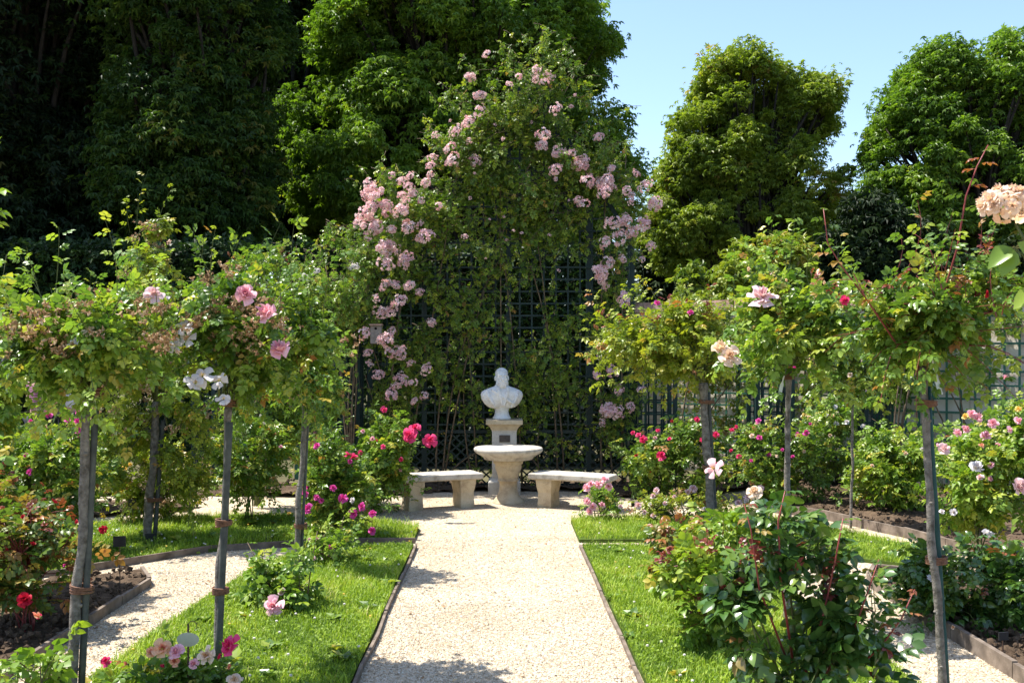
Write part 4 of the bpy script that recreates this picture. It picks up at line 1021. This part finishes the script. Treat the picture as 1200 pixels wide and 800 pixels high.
standard('leaning weeping standard rose with browning curtains of leaves at the left', 9.3, 172, (184, 468), [E(95, 330, 260, 470, 9.3, .6), E(110, 440, 175, 590, 9.3, .4), E(185, 450, 262, 600, 9.3, .4), E(140, 270, 190, 350, 9.3, .2), E(160, 254, 205, 275, 9.3, .1)], .04, (.06, .03, .02), 1.1, (.3,), n=420, nl=8, lsize=.11, tpl=T_MID, lm=L_gold, canes=12, spent=90, sag=.15, cane_r=.01, wts=[5, 2.2, 2.2, .8, .4],
         blooms=[B(145, 355, 9, 'double', P_white, .06), B(196, 350, 9, 'double', P_white, .06)])
# --- right row
standard('pale knobbly standard rose nearest on the right with dark arching canes', 5.0, 1106, (1080, 424), [E(990, 300, 1120, 420, 5, .4), E(1080, 300, 1205, 420, 5, .4), E(1030, 340, 1150, 430, 5, .4)], .021, (.03, .026, .016), None, (.42, .88), M_gstake, n=175, nl=8, lsize=.1, tpl=T_HI, lm=L_rose, cm=M_rcane, canes=15, cane_r=.007, red=8,
         blooms=[B(988, 353, 4.7, 'cup', P_red, .05), B(1155, 350, 4.8, 'bud', P_dred, .05)])
standard('slim standard rose with a large blush bloom and a hanging tag', 6.4, 922, (924, 428), [E(850, 340, 945, 430, 6.4, .36), E(900, 335, 1005, 425, 6.4, .36), E(880, 310, 960, 380, 6.4, .3)], .019, (.006, .012, .014), None, (.2, .96), M_gstake, n=165, nl=8, lsize=.115, tpl=T_HI, lm=L_pale, canes=10,
         blooms=[B(892, 350, 6.0, 'double', P_blush, .135), B(844, 412, 6.0, 'cup', P_cream, .1), B(855, 418, 5.95, 'double', P_peach, .1), B(877, 318, 6.1, 'bud', P_cream, .05), B(922, 330, 6.1, 'bud', P_cream, .04), B(966, 335, 6.1, 'bud', P_cream, .04)])
standard('forked standard rose with yellowing leaves right of the trellis', 10.0, 834, (824, 446), [E(690, 370, 790, 440, 10, .5), E(765, 355, 865, 445, 10, .5), E(730, 350, 830, 420, 10, .5)], .042, (.05, .03, .02), 1.33, (.42, .86), n=270, nl=7, lsize=.14, tpl=T_MID, lm=L_gold, canes=11, cane_r=.014, red=26,
         blooms=[B(770, 356, 9.6, 'cup', P_mag, .06), B(809, 368, 9.6, 'cup', P_mag, .065), B(990, 353, 9.6, 'cup', P_red, .06)])
standard('thin young standard rose in front of the right lattice pillar', 10.0, 997, (1000, 450), [E(955, 380, 1055, 455, 10, .4)], .014, None, None, (), n=130, nl=7, lsize=.13, tpl=T_MID, lm=L_rose, canes=7, spent=14,
         blooms=[B(996, 440, 9.7, 'cup', P_cream, .05), B(932, 432, 9.7, 'cup', P_mag, .06)])
# tall shoots of the nearest right rose
def shoot(parent, pts, Y, r0, lm, n, lsize, tpl=T_HI, cm=M_rcane):
    P = np.array([at(x, y, Y + d) for x, y, d in pts]); w, lv = MB(), MB()
    w.tube(P, np.linspace(r0, r0 * .4, len(P)), 7)
    build(w, 'cane', cm, parent, True)
    i = np.linspace(.12, 1, n) * (len(P) - 1); lo = np.minimum(i.astype(int), len(P) - 2); f = (i - lo)[:, None]
    pos = P[lo] * (1 - f) + P[lo + 1] * f; a = np.arange(n) * 2.4
    d = np.c_[np.cos(a), np.sin(a) * .8, np.full(n, -.05)]
    lv.scatter(tpl, pos, d, nrm(np.array([0, 0, 1.]) + rng.normal(size=(n, 3)) * .3), lsize * np.linspace(1.1, .6, n))
    build(lv, 'shoot_leaves', lm, parent)
near_right = [o for o in C.objects if o.get('label', '').startswith('pale knobbly')][0]
shoot(near_right, [(1082, 420, 0), (1110, 330, -.1), (1122, 290, -.15), (1132, 230, -.2), (1145, 195, -.2), (1158, 170, -.2)], 5, .006, L_bronze, 17, .12)
shoot(near_right, [(1076, 420, 0), (1030, 370, -.1), (985, 310, -.15), (970, 285, -.15), (965, 245, -.15)], 5, .005, L_bronze, 16, .115)
shoot(near_right, [(1078, 422, 0), (1050, 402, -.12), (1015, 350, -.2), (1000, 320, -.2)], 5, .006, L_rose, 9, .1)
weep = [o for o in C.objects if o.get('label', '').startswith('leaning weeping')][0]
shoot(weep, [(184, 400, 0), (158, 340, 0), (152, 300, 0), (165, 268, 0), (185, 257, 0), (206, 256, 0)], 9.0, .006, L_gold, 16, .14, T_MID, M_cane)
# hanging tags
def tagribbon(px, py, Y, L, lean, label):
    p = at(px, py, Y); o = MB(); k = 8; t = np.linspace(0, 1, k)
    c = p + np.c_[lean * t, .01 * np.sin(t * 3), -L * t]
    w = np.where(t < .3, .004, .011)
    V = np.concatenate([c - np.c_[w, 0 * w, 0 * w], c + np.c_[w, 0 * w, 0 * w], c + np.c_[w, 0 * w + .002, 0 * w], c - np.c_[w, 0 * w - .002, 0 * w]])
    q = [[a * k + i, b * k + i, b * k + i + 1, a * k + i + 1] for i in range(k - 1) for a, b in ((0, 1), (1, 2), (2, 3), (3, 0))]
    o.add(V, quads=q); tag(build(o, 'plant_tag', M_ribbon, None, off=p), label, 'plant tag', 'plastic plant tags')
tagribbon(919, 440, 6.3, .13, -.028, 'white plastic tag hanging from the slim standard rose')
tagribbon(1092, 418, 4.9, .18, .045, 'clear long plastic tag hanging from the nearest right standard rose')

# ================================================================== BUSH ROSES
def bx(px, Y): return (at(px, 0, Y)[0], Y, .03)
BR = 'rose bushes of the beds'
def bush(label, px, Y, env, n, **k):
    return rose('rose_bush', label, 'rose bush', bx(px, Y), env, n, group=BR, **k)
# left, far to near
bush('tall green rose shrub between the left lattice pillars', 302, 11.3, [E(258, 280, 345, 420, 11.3, .5), E(262, 390, 345, 540, 11.3, .45)], 300, nl=8, lsize=.12, canes=9, cane_r=.01, lm=L_rose, red=5, rb=(7, [P_white, P_blush], .05))
bush('pink flowering rose shrub behind the small standard rose', 365, 11.6, [E(325, 420, 410, 560, 11.6, .4)], 190, nl=7, lsize=.11, lm=L_pale, blooms=[B(x, y, 11.3, 'cup', P_coral, .06) for x, y in ((342, 468), (350, 462), (327, 460), (336, 485), (318, 470))] + [B(331, 503, 11.1, 'cup', P_yel, .07), B(323, 509, 11.1, 'cup', P_yel, .06)], rb=(10, [P_coral, P_pink], .055))
bush('wide green rose bush at the back left behind two visitors', 60, 10.8, [E(-30, 470, 60, 590, 10.8, .5), E(40, 500, 130, 600, 10.8, .5)], 230, nl=7, lsize=.12, lm=L_rose, rb=(14, [P_pink, P_mag, P_white], .06))
bush('cerise flowering bush left of the stout leaning stem', 60, 8.6, [E(-30, 490, 60, 620, 8.6, .5), E(30, 495, 125, 610, 8.6, .5)], 260, nl=8, lsize=.12, lm=L_rose, blooms=[B(x, y, 8.1, 'cup', P_mag, s) for x, y, s in ((56, 487, .07), (79, 493, .05), (93, 494, .06), (94, 505, .07), (112, 497, .05), (37, 495, .05), (92, 484, .04), (36, 553, .05))], rb=(10, [P_mag, P_red], .05))
bush('yellowing rose bush in the middle of the left bed', 200, 10.2, [E(120, 500, 185, 610, 10.2, .35), E(180, 520, 245, 615, 10.2, .35)], 190, nl=7, lsize=.11, lm=L_gold, spent=12, blooms=[B(147, 549, 9.9, 'cup', P_yel, .07), B(152, 545, 9.9, 'cup', P_yel, .05)], rb=(9, [P_yel, P_peach], .05))
bush('open green rose bush beside the slender left stem', 290, 10.3, [E(245, 480, 345, 590, 10.3, .45)], 210, nl=7, lsize=.115, lm=L_rose, canes=8, rb=(10, [P_pink, P_white, P_coral], .05))
bush('magenta flowering rose bush on the grass strip', 395, 9.3, [E(340, 540, 450, 630, 9.3, .4), E(350, 500, 420, 580, 9.3, .35)], 230, nl=7, lsize=.115, lm=L_rose, blooms=[B(x, y, 8.85, 'cup', P_mag, s) for x, y, s in ((362, 597, .09), (402, 585, .08), (415, 601, .085), (425, 594, .07), (437, 603, .07), (437, 622, .07), (357, 579, .06), (390, 572, .06), (372, 523, .06))] + [B(414, 586, 8.85, 'cup', P_white, .05)], rb=(9, [P_mag], .05))
bush('red flowering rose bush left of the left bench', 440, 10.9, [E(395, 500, 490, 600, 10.9, .45), E(420, 480, 480, 560, 10.9, .35)], 260, nl=8, lsize=.115, lm=L_rose, blooms=[B(x, y, 10.4, 'double', P_red, s) for x, y, s in ((481, 510, .13), (487, 502, .09), (503, 516, .11), (414, 537, .09), (408, 533, .06), (450, 480, .05), (449, 523, .04))], rb=(9, [P_red, P_pink], .05))
bush('bronze leaved bush with dark red roses in the left soil bed', 35, 6.2, [E(-50, 590, 90, 720, 6.2, .4), E(-60, 560, 60, 650, 6.5, .4)], 210, nl=7, lsize=.115, lm=L_bronze, tpl=T_HI, cm=M_rcane, red=14, blooms=[B(30, 703, 5.8, 'cup', P_dred, .085), B(47, 722, 5.6, 'bud', P_red, .07), B(122, 620, 6, 'cup', P_dred, .05), B(68, 590, 6, 'bud', P_dred, .05), B(42, 637, 6, 'bud', P_dred, .05), B(10, 645, 6, 'bud', P_dred, .04), B(75, 662, 6, 'bud', P_mag, .035)], rb=(6, [P_dred, P_mag], .035))
bush('sparse small rose bush with pale pink blooms on the left lawn', 335, 6.75, [E(278, 640, 345, 740, 6.8, .25), E(325, 640, 375, 720, 6.8, .25)], 60, nl=6, lsize=.12, lm=L_pale, tpl=T_HI, canes=8, cm=M_bcane, blooms=[B(321, 710, 6.5, 'double', P_pink, .1), B(331, 734, 6.5, 'cup', P_pink, .09), B(331, 694, 6.6, 'cup', P_blush, .05)])
bush('low coral and pink rose bush at the bottom left', 215, 5.1, [E(120, 765, 290, 850, 5.1, .3)], 130, nl=7, lsize=.1, lm=L_rose, tpl=T_HI, canes=9, blooms=[B(x, y, 4.85, st, mt, s) for x, y, st, mt, s in ((150, 778, 'bud', P_coral, .04), (228, 778, 'cup', P_pink, .05), (255, 772, 'bud', P_red, .045), (205, 775, 'cup', P_coral, .05), (190, 760, 'double', P_coral, 0.072), (207, 764, 'double', P_pink, 0.065), (178, 764, 'cup', P_coral, 0.050), (243, 768, 'double', P_peach, 0.068), (270, 757, 'double', P_red, 0.079), (125, 775, 'cup', P_red, 0.050), (192, 781, 'bud', P_red, 0.043), (268, 784, 'bud', P_coral, 0.050), (275, 797, 'double', P_peach, 0.058))])
bush('yellow green rose sprig at the bottom left corner', 30, 4.5, [E(-10, 750, 75, 860, 4.5, .2)], 22, nl=5, lsize=.14, lm=L_lime, tpl=T_HI, canes=4, cm=M_bcane, blooms=[B(48, 723, 4.5, 'bud', P_coral, .055)])
bush('tall green rose shrub at the left edge', -5, 7.2, [E(-60, 320, 36, 420, 7.2, .35), E(-70, 400, 20, 540, 7.2, .35)], 190, nl=8, lsize=.12, lm=L_lime, tpl=T_HI, canes=8)
lb_ = [o for o in C.objects if o.get('label', '').startswith('sparse small rose')][0]
shoot(lb_, [(340, 745, 0), (325, 700, 0), (305, 665, 0), (290, 635, 0)], 6.8, .006, L_pale, 9, .11, T_HI, M_bcane)
shoot(lb_, [(345, 745, 0), (360, 700, 0), (365, 660, 0), (372, 622, 0)], 6.8, .006, L_rose, 9, .11, T_HI, M_bcane)
bush('wispy thin stemmed rose bush at the back of the left lawn', 385, 8.3, [E(350, 610, 430, 680, 8.3, .25)], 55, nl=6, lsize=.11, lm=L_pale, canes=8, cm=M_bcane, rb=(4, [P_mag, P_blush], .04))
# right, far to near
bush('dark green shrub with red roses right of the right bench', 785, 12.0, [E(718, 500, 800, 585, 12, .5), E(770, 495, 868, 585, 12, .5), E(745, 480, 830, 540, 12.1, .4)], 340, nl=7, lsize=.12, lm=L_rose, blooms=[B(x, y, 11.4, 'cup', P_red, s) for x, y, s in ((774, 535, .11), (754, 515, .09), (742, 507, .05), (785, 515, .05), (771, 505, .05), (816, 492, .07), (822, 516, .06), (857, 505, .06), (862, 500, .05), (866, 535, .06), (838, 510, .08), (857, 528, .04))], rb=(16, [P_red, P_dred, P_pink], .05))
bush('tall mixed rose bush in front of the tagged rose', 900, 11.6, [E(855, 490, 925, 590, 11.6, .4), E(900, 480, 975, 590, 11.6, .4)], 250, nl=7, lsize=.12, lm=L_rose, blooms=[B(x, y, 11.2, 'cup', P_mag, s) for x, y, s in ((945, 507, .07), (890, 513, .06), (928, 433, .07), (935, 432, .05), (880, 540, .04), (917, 527, .04), (929, 535, .04))], rb=(14, [P_mag, P_pink, P_peach], .05))
bush('lime green rose bush beside the thin young standard', 1040, 10.9, [E(985, 515, 1095, 600, 10.9, .5), E(1010, 495, 1100, 570, 10.9, .45)], 270, nl=7, lsize=.125, lm=L_lime, rb=(9, [P_peach, P_white, P_yel], .045))
bush('mixed pastel rose bush below the pale wall lattice', 965, 12.2, [E(930, 450, 1010, 560, 12.2, .4)], 150, nl=7, lsize=.12, lm=L_pale, blooms=[B(x, y, 11.9, 'cup', mt, .06) for x, y, mt in ((992, 495, P_white), (948, 490, P_peach), (975, 488, P_coral), (1012, 500, P_white), (1013, 457, P_blush), (980, 497, P_white))], rb=(8, [P_white, P_peach, P_coral], .05))
bush('large pink rose bush in the right bed by the wall lattice', 1150, 8.3, [E(1085, 500, 1170, 620, 8.3, .45), E(1130, 480, 1225, 620, 8.3, .45), E(1180, 450, 1235, 540, 8.5, .35)], 340, nl=8, lsize=.125, lm=L_lime, blooms=[B(x, y, 7.7, 'cup', mt, s) for x, y, mt, s in ((1138, 486, P_pink, .07), (1143, 491, P_pink, .085), (1163, 497, P_pink, .08), (1155, 513, P_pink, .085), (1130, 504, P_pink, .065), (1120, 508, P_pink, .07), (1105, 527, P_blush, .085), (1144, 550, P_white, .11), (1191, 570, P_blush, .13), (1193, 494, P_pink, .065), (1177, 444, P_pink, .055), (1149, 523, P_coral, .045), (1132, 488, P_yel, .05), (1194, 480, P_yel, .05), (1117, 600, P_white, .055), (1155, 626, P_white, .07), (1104, 600, P_white, .04))], rb=(16, [P_pink, P_blush, P_white], .05))
bush('small cluster flowered pink rose right of the right bench', 702, 10.35, [E(682, 565, 728, 615, 10.35, .2)], 60, nl=6, lsize=.09, lm=L_pale, canes=6, blooms=[B(x, y, 10.1, 'cup', P_pink, .075) for x, y in ((687, 572), (693, 568), (702, 568), (709, 563), (714, 570), (688, 588), (695, 594), (704, 593), (690, 600))])
bush('low blush rose bush on the right grass strip', 800, 10.4, [E(735, 578, 800, 618, 10.4, .3), E(780, 572, 860, 618, 10.4, .3)], 130, nl=6, lsize=.1, lm=L_gold, spent=10, blooms=[B(x, y, 10.1, 'cup', P_blush, s) for x, y, s in ((812, 573, .08), (805, 577, .06), (770, 575, .06), (747, 592, .07), (727, 594, .05), (884, 577, .1), (892, 574, .09), (838, 588, .05), (755, 600, .05), (780, 590, .05), (866, 590, .07), (876, 584, .08))], rb=(12, [P_blush, P_white, P_cream], .05))
bush('pale orange budded bush low in the grass on the right', 790, 7.6, [E(758, 600, 830, 700, 7.6, .3)], 100, nl=7, lsize=.12, lm=L_bronze, tpl=T_HI, canes=7)
bush('bronze and yellow green rose bush beside the right lawn', 822, 5.9, [E(765, 640, 850, 750, 5.9, .3), E(800, 600, 880, 700, 5.9, .3)], 130, nl=7, lsize=.125, lm=L_lime, tpl=T_HI, canes=8, red=8, cm=M_rcane, blooms=[B(837, 549, 5.7, 'single', P_blush, .09), B(884, 577, 5.7, 'double', P_cream, .07)])
bush('low dark leaved rose bush in the right corner bed', 1135, 6.4, [E(1050, 640, 1140, 735, 6.4, .4), E(1110, 630, 1225, 740, 6.4, .4)], 210, nl=7, lsize=.13, lm=L_dark, tpl=T_HI, canes=10, blooms=[B(1049 + 106, 626, 6.2, 'bud', P_white, .06), B(1118, 735, 6.0, 'bud', P_peach, .05)], rb=(5, [P_white, P_peach], .035))
bush('big dark glossy rose bush in the right foreground', 930, 4.3, [E(838, 650, 905, 770, 4.3, .25), E(885, 595, 945, 700, 4.3, .22), E(930, 665, 1000, 790, 4.3, .28), E(985, 680, 1070, 770, 4.3, .25), E(850, 740, 1060, 900, 4.3, .35), E(950, 610, 1010, 690, 4.35, .15)], 112, nl=7, lsize=.15, lm=L_dark, tpl=T_HI, canes=18, red=7, cane_r=.007, shell=.2, clump=6.5)
fb = [o for o in C.objects if o.get('label', '').startswith('big dark glossy')][0]
shoot(fb, [(940, 800, 0), (965, 720, -.05), (980, 650, -.1), (988, 607, -.1)], 4.3, .006, L_dark, 9, .14)
shoot(fb, [(960, 800, 0), (1000, 740, -.1), (1018, 690, -.15), (1030, 655, -.15)], 4.3, .005, L_bronze, 8, .11)
shoot(fb, [(980, 800, 0), (1030, 760, -.1), (1056, 725, -.15), (1072, 690, -.15)], 4.3, .005, L_red, 8, .1)
shoot(fb, [(925, 780, 0), (890, 690, -.1), (880, 620, -.1), (872, 590, -.1)], 4.3, .005, L_bronze, 9, .11)
shoot(fb, [(930, 780, 0), (915, 680, -.1), (912, 610, -.1), (920, 575, -.1)], 4.3, .006, L_dark, 9, .14)
bush('dense green rose bush at the far right behind the pink one', 1180, 11.5, [E(1080, 500, 1240, 600, 11.5, .5), E(1100, 480, 1240, 560, 11.8, .4)], 220, nl=7, lsize=.125, lm=L_rose, rb=(12, [P_pink, P_yel], .055))
# near peach cluster reaching in from the right
pr = thing('rose_bush', (1.75, 2.75, .0), 'very near peach rose branch reaching in at the right edge', 'rose bush', BR)
w, lv = MB(), MB()
def cane(pts, r0, r1, mt, nm='cane'):
    m = MB(); m.tube(np.array(pts), np.linspace(r0, r1, len(pts)), 7); build(m, nm, mt, pr, True)
c0 = [(1.75, 2.75, 0), (1.70, 2.75, .6), (1.62, 2.76, 1.2), at(1228, 420, 2.8), at(1216, 330, 2.8), at(1200, 280, 2.8), at(1190, 262, 2.8)]
cane(c0, .009, .003, M_cane)
cane([at(1222, 380, 2.8), at(1200, 300, 2.8), at(1188, 290, 2.8)], .003, .002, M_cane)
cc = at(1182, 242, 2.8)
for i in range(30):
    d = Vector((random.gauss(0, 1), random.gauss(-.5, .7), random.gauss(.35, .8))).normalized()
    bloom(pr, cc + np.array([d.x * .068, d.y * .05, d.z * .04]), random.choice(['single', 'double', 'double']), P_peach, random.uniform(.03, .046), d)
lf = MB()
for x, y, a in ((1188, 292, -2.1), (1186, 290, -2.6), (1192, 284, -.7), (1206, 300, -1.2), (1200, 320, -.3), (1215, 340, -2.6)):
    lf.scatter(tpl_leaf('hi', .33), at(x, y, 2.78)[None], np.array([[math.cos(a), -.25, math.sin(a)]]), np.array([[-.2, -.75, .6]]), np.array([.085]), rnd=np.array([.45 + .3 * random.random()]))
build(lf, 'leaves', L_pale, pr, True)
# overhanging sprig at the left edge
sp = thing('rose_bush', (-1.85, 3.6, 0), 'thin lit leafy shoot at the very left edge', 'rose bush', BR)
w, lv = MB(), MB()
P0 = np.array([[-1.85, 3.6, 0]]); P2 = at(-6, 180, 3.6)[None]
grow(P0, P2, .02, 0, 26, .5, .11, T_HI, .008, .002, w, lv, jit=.01)
build(w, 'canes', M_cane, sp, True); build(lv, 'leaves', L_lime, sp, True)

# ================================================================== PLANT LABELS
def plabel(px, py, Y, label, w=.075, h=.06):
    p = at(px, py, Y); t = thing('plant_label', (p[0], p[1], 0), label, 'plant label', 'black plant labels on wires')
    m = MB(); m.box(p, (w, .006, h), R(12)); build(m, 'plate', M_label, t)
    m = MB(); m.tube([(p[0], p[1] + .008, 0), (p[0], p[1] + .008, p[2] + .02)], .004, 6); build(m, 'wire', M_wire, t)
plabel(140, 634, 7.2, 'black plant label on a wire beside the left gravel path', .085, .075)
plabel(177, 630, 9.15, 'black plant label at the foot of the leaning weeping rose', .1, .08)
plabel(155, 589, 9.9, 'small black plant label behind the weeping rose stem', .07, .07)
plabel(745, 590, 10.6, 'black plant label on the gravel right of the right bench', .1, .06)
plabel(1176, 745, 5.6, 'small dark plant label in the right corner bed', .06, .045)
p = at(220, 749, 5.0)
ds = thing('marker_stake', (p[0], p[1], 0), 'frosted oval disc on a rusty looped stake at the bottom left', 'plant marker')
m = MB(); k = 24; an = np.arange(k) / k * 6.283
d0 = np.c_[p[0] + .055 * np.cos(an), np.full(k, p[1]), p[2] + .034 * np.sin(an)]
m.loft([d0, d0 + np.array([0, .003, 0])]); build(m, 'disc', M_disc, ds)
m = MB(); m.tube([(p[0], p[1] + .008, 0), (p[0], p[1] + .008, p[2] + .075)], .005, 7); build(m, 'stake', M_wire, ds)
m = MB(); a = np.linspace(-1.2, 2.6, 12); m.tube(np.c_[p[0] + .022 + .022 * np.cos(a), np.full(12, p[1] + .006), p[2] + .065 + .024 * np.sin(a)], .002, 5); build(m, 'hook', M_wire, ds)

# ================================================================== VISITORS
M_skin = noisy('skin', (.5, .3, .22), (.58, .36, .27), 10, .55, .05)
M_hair = noisy('dark_hair', (.012, .009, .008), (.03, .022, .018), 50, .5, .3)
M_trou = noisy('dark_trousers', (.02, .022, .03), (.035, .04, .05), 30, .85, .2)
M_shirt = noisy('white_shirt', (.7, .72, .76), (.78, .79, .82), 12, .85, .2)
def stripe_mat():
    m, n, l, b, o = mat('striped_top'); tc = n.new('ShaderNodeTexCoord'); w = n.new('ShaderNodeTexWave'); w.bands_direction = 'Z'; w.inputs['Scale'].default_value = 14
    l.new(tc.outputs['Object'], w.inputs['Vector']); r = ramp(n, [(.45, (.05, .012, .03)), (.55, (.42, .18, .26))]); l.new(w.outputs['Fac'], r.inputs[0]); l.new(r.outputs[0], b.inputs['Base Color']); b.inputs['Roughness'].default_value = .9; return m
M_stripe = stripe_mat()
def skinned(name, verts, edges, radii, root_i, mt, parent, sub=2):
    me = bpy.data.meshes.new(name); me.from_pydata([tuple(v) for v in verts], edges, []); o = bpy.data.objects.new('tmp', me); C.objects.link(o)
    md = o.modifiers.new('s', 'SKIN'); md.use_smooth_shade = True
    for i, r in enumerate(radii):
        d = me.skin_vertices[0].data[i]; d.radius = (r, r) if not isinstance(r, tuple) else r; d.use_root = (i == root_i)
    sb = o.modifiers.new('u', 'SUBSURF'); sb.levels = sb.render_levels = sub
    dg = bpy.context.evaluated_depsgraph_get(); dg.update()
    out = bpy.data.meshes.new_from_object(o.evaluated_get(dg)); out.name = name; bpy.data.objects.remove(o)
    out.materials.clear(); out.materials.append(mt)
    return link(name, out, parent)
def person(loc, rz, top_m, label, h=1.66):
    k = h / 1.7
    t = thing('person', loc, label, 'person', 'visitors behind the left roses')
    V = [(0, 0, .92), (0, .01, 1.08), (0, .015, 1.25), (0, .01, 1.38), (0, 0, 1.46), (0, -.01, 1.52), (0, -.02, 1.6), (0, -.015, 1.68)]
    Rd = [(.15, .1), (.13, .095), (.15, .1), (.12, .085), .055, .052, (.075, .092), (.06, .075)]
    Ed = [(i, i + 1) for i in range(7)]
    for s in (-1, 1):
        b = len(V); V += [(s * .1, 0, .84), (s * .1, -.015, .47), (s * .1, .02, .1), (s * .105, -.05, .04), (s * .11, -.14, .03)]; Rd += [.085, .058, .042, .04, .03]
        Ed += [(0, b), (b, b + 1), (b + 1, b + 2), (b + 2, b + 3), (b + 3, b + 4)]
        a = len(V); V += [(s * .19, .01, 1.38), (s * .24, .02, 1.12), (s * .22, -.12, .98), (s * .2, -.2, .98)]; Rd += [.05, .04, .032, .026]
        Ed += [(3, a), (a, a + 1), (a + 1, a + 2), (a + 2, a + 3)]
        for f in range(5):
            q = len(V); V += [(s * (.2 - .028 + .014 * f), -.25, .99 - .008 * f), (s * (.2 - .03 + .014 * f), -.28 - .004 * (f % 3), .975 - .008 * f)]; Rd += [.009, .007]; Ed += [(a + 3, q), (q, q + 1)]
    V = [tuple(np.array(v) * k) for v in V]
    skinned('body', V, Ed, Rd, 0, M_skin, t)
    sv = [(0, 0, .9), (0, .01, 1.08), (0, .015, 1.25), (0, .01, 1.39), (-.19, .01, 1.385), (-.235, .02, 1.18), (.19, .01, 1.385), (.235, .02, 1.18)]
    skinned('top', [tuple(np.array(v) * k) for v in sv], [(0, 1), (1, 2), (2, 3), (3, 4), (4, 5), (3, 6), (6, 7)], [(.17, .12), (.15, .115), (.17, .12), (.13, .1), .068, .058, .068, .058], 0, top_m, t)
    tv = [(0, 0, .9), (.1, 0, .82), (.1, -.015, .47), (.1, .02, .1), (-.1, 0, .82), (-.1, -.015, .47), (-.1, .02, .1)]
    skinned('trousers', [tuple(np.array(v) * k) for v in tv], [(0, 1), (1, 2), (2, 3), (0, 4), (4, 5), (5, 6)], [(.165, .115), .098, .072, .06, .098, .072, .06], 0, M_trou, t)
    hm = MB(); hm.ell((0, .012 * k, 1.635 * k), (.088, .1, .085), 18, 12); hm.ell((0, .05 * k, 1.55 * k), (.08, .06, .11), 14, 10)
    ho = link('hair', hm.mesh('hair', M_hair, True), t)
    nm = MB(); nm.ell((0, -.118, 1.585 * k), (.012, .02, .022), 8, 6)
    for s in (-1, 1): nm.ell((s * .03, -.1, 1.61 * k), (.011, .008, .007), 8, 6)
    link('face', nm.mesh('face', M_skin, True), t)
    t.rotation_euler = (0, 0, rz)
pp_ = at(47, 0, 14.2); person((pp_[0], 14.2, 0), R(150), M_stripe, 'person in a striped purple top standing behind the left roses', 1.6)
pp_ = at(84, 0, 14.6); person((pp_[0], 14.6, 0), R(200), M_shirt, 'person in a white shirt with dark hair behind the left roses', 1.68)
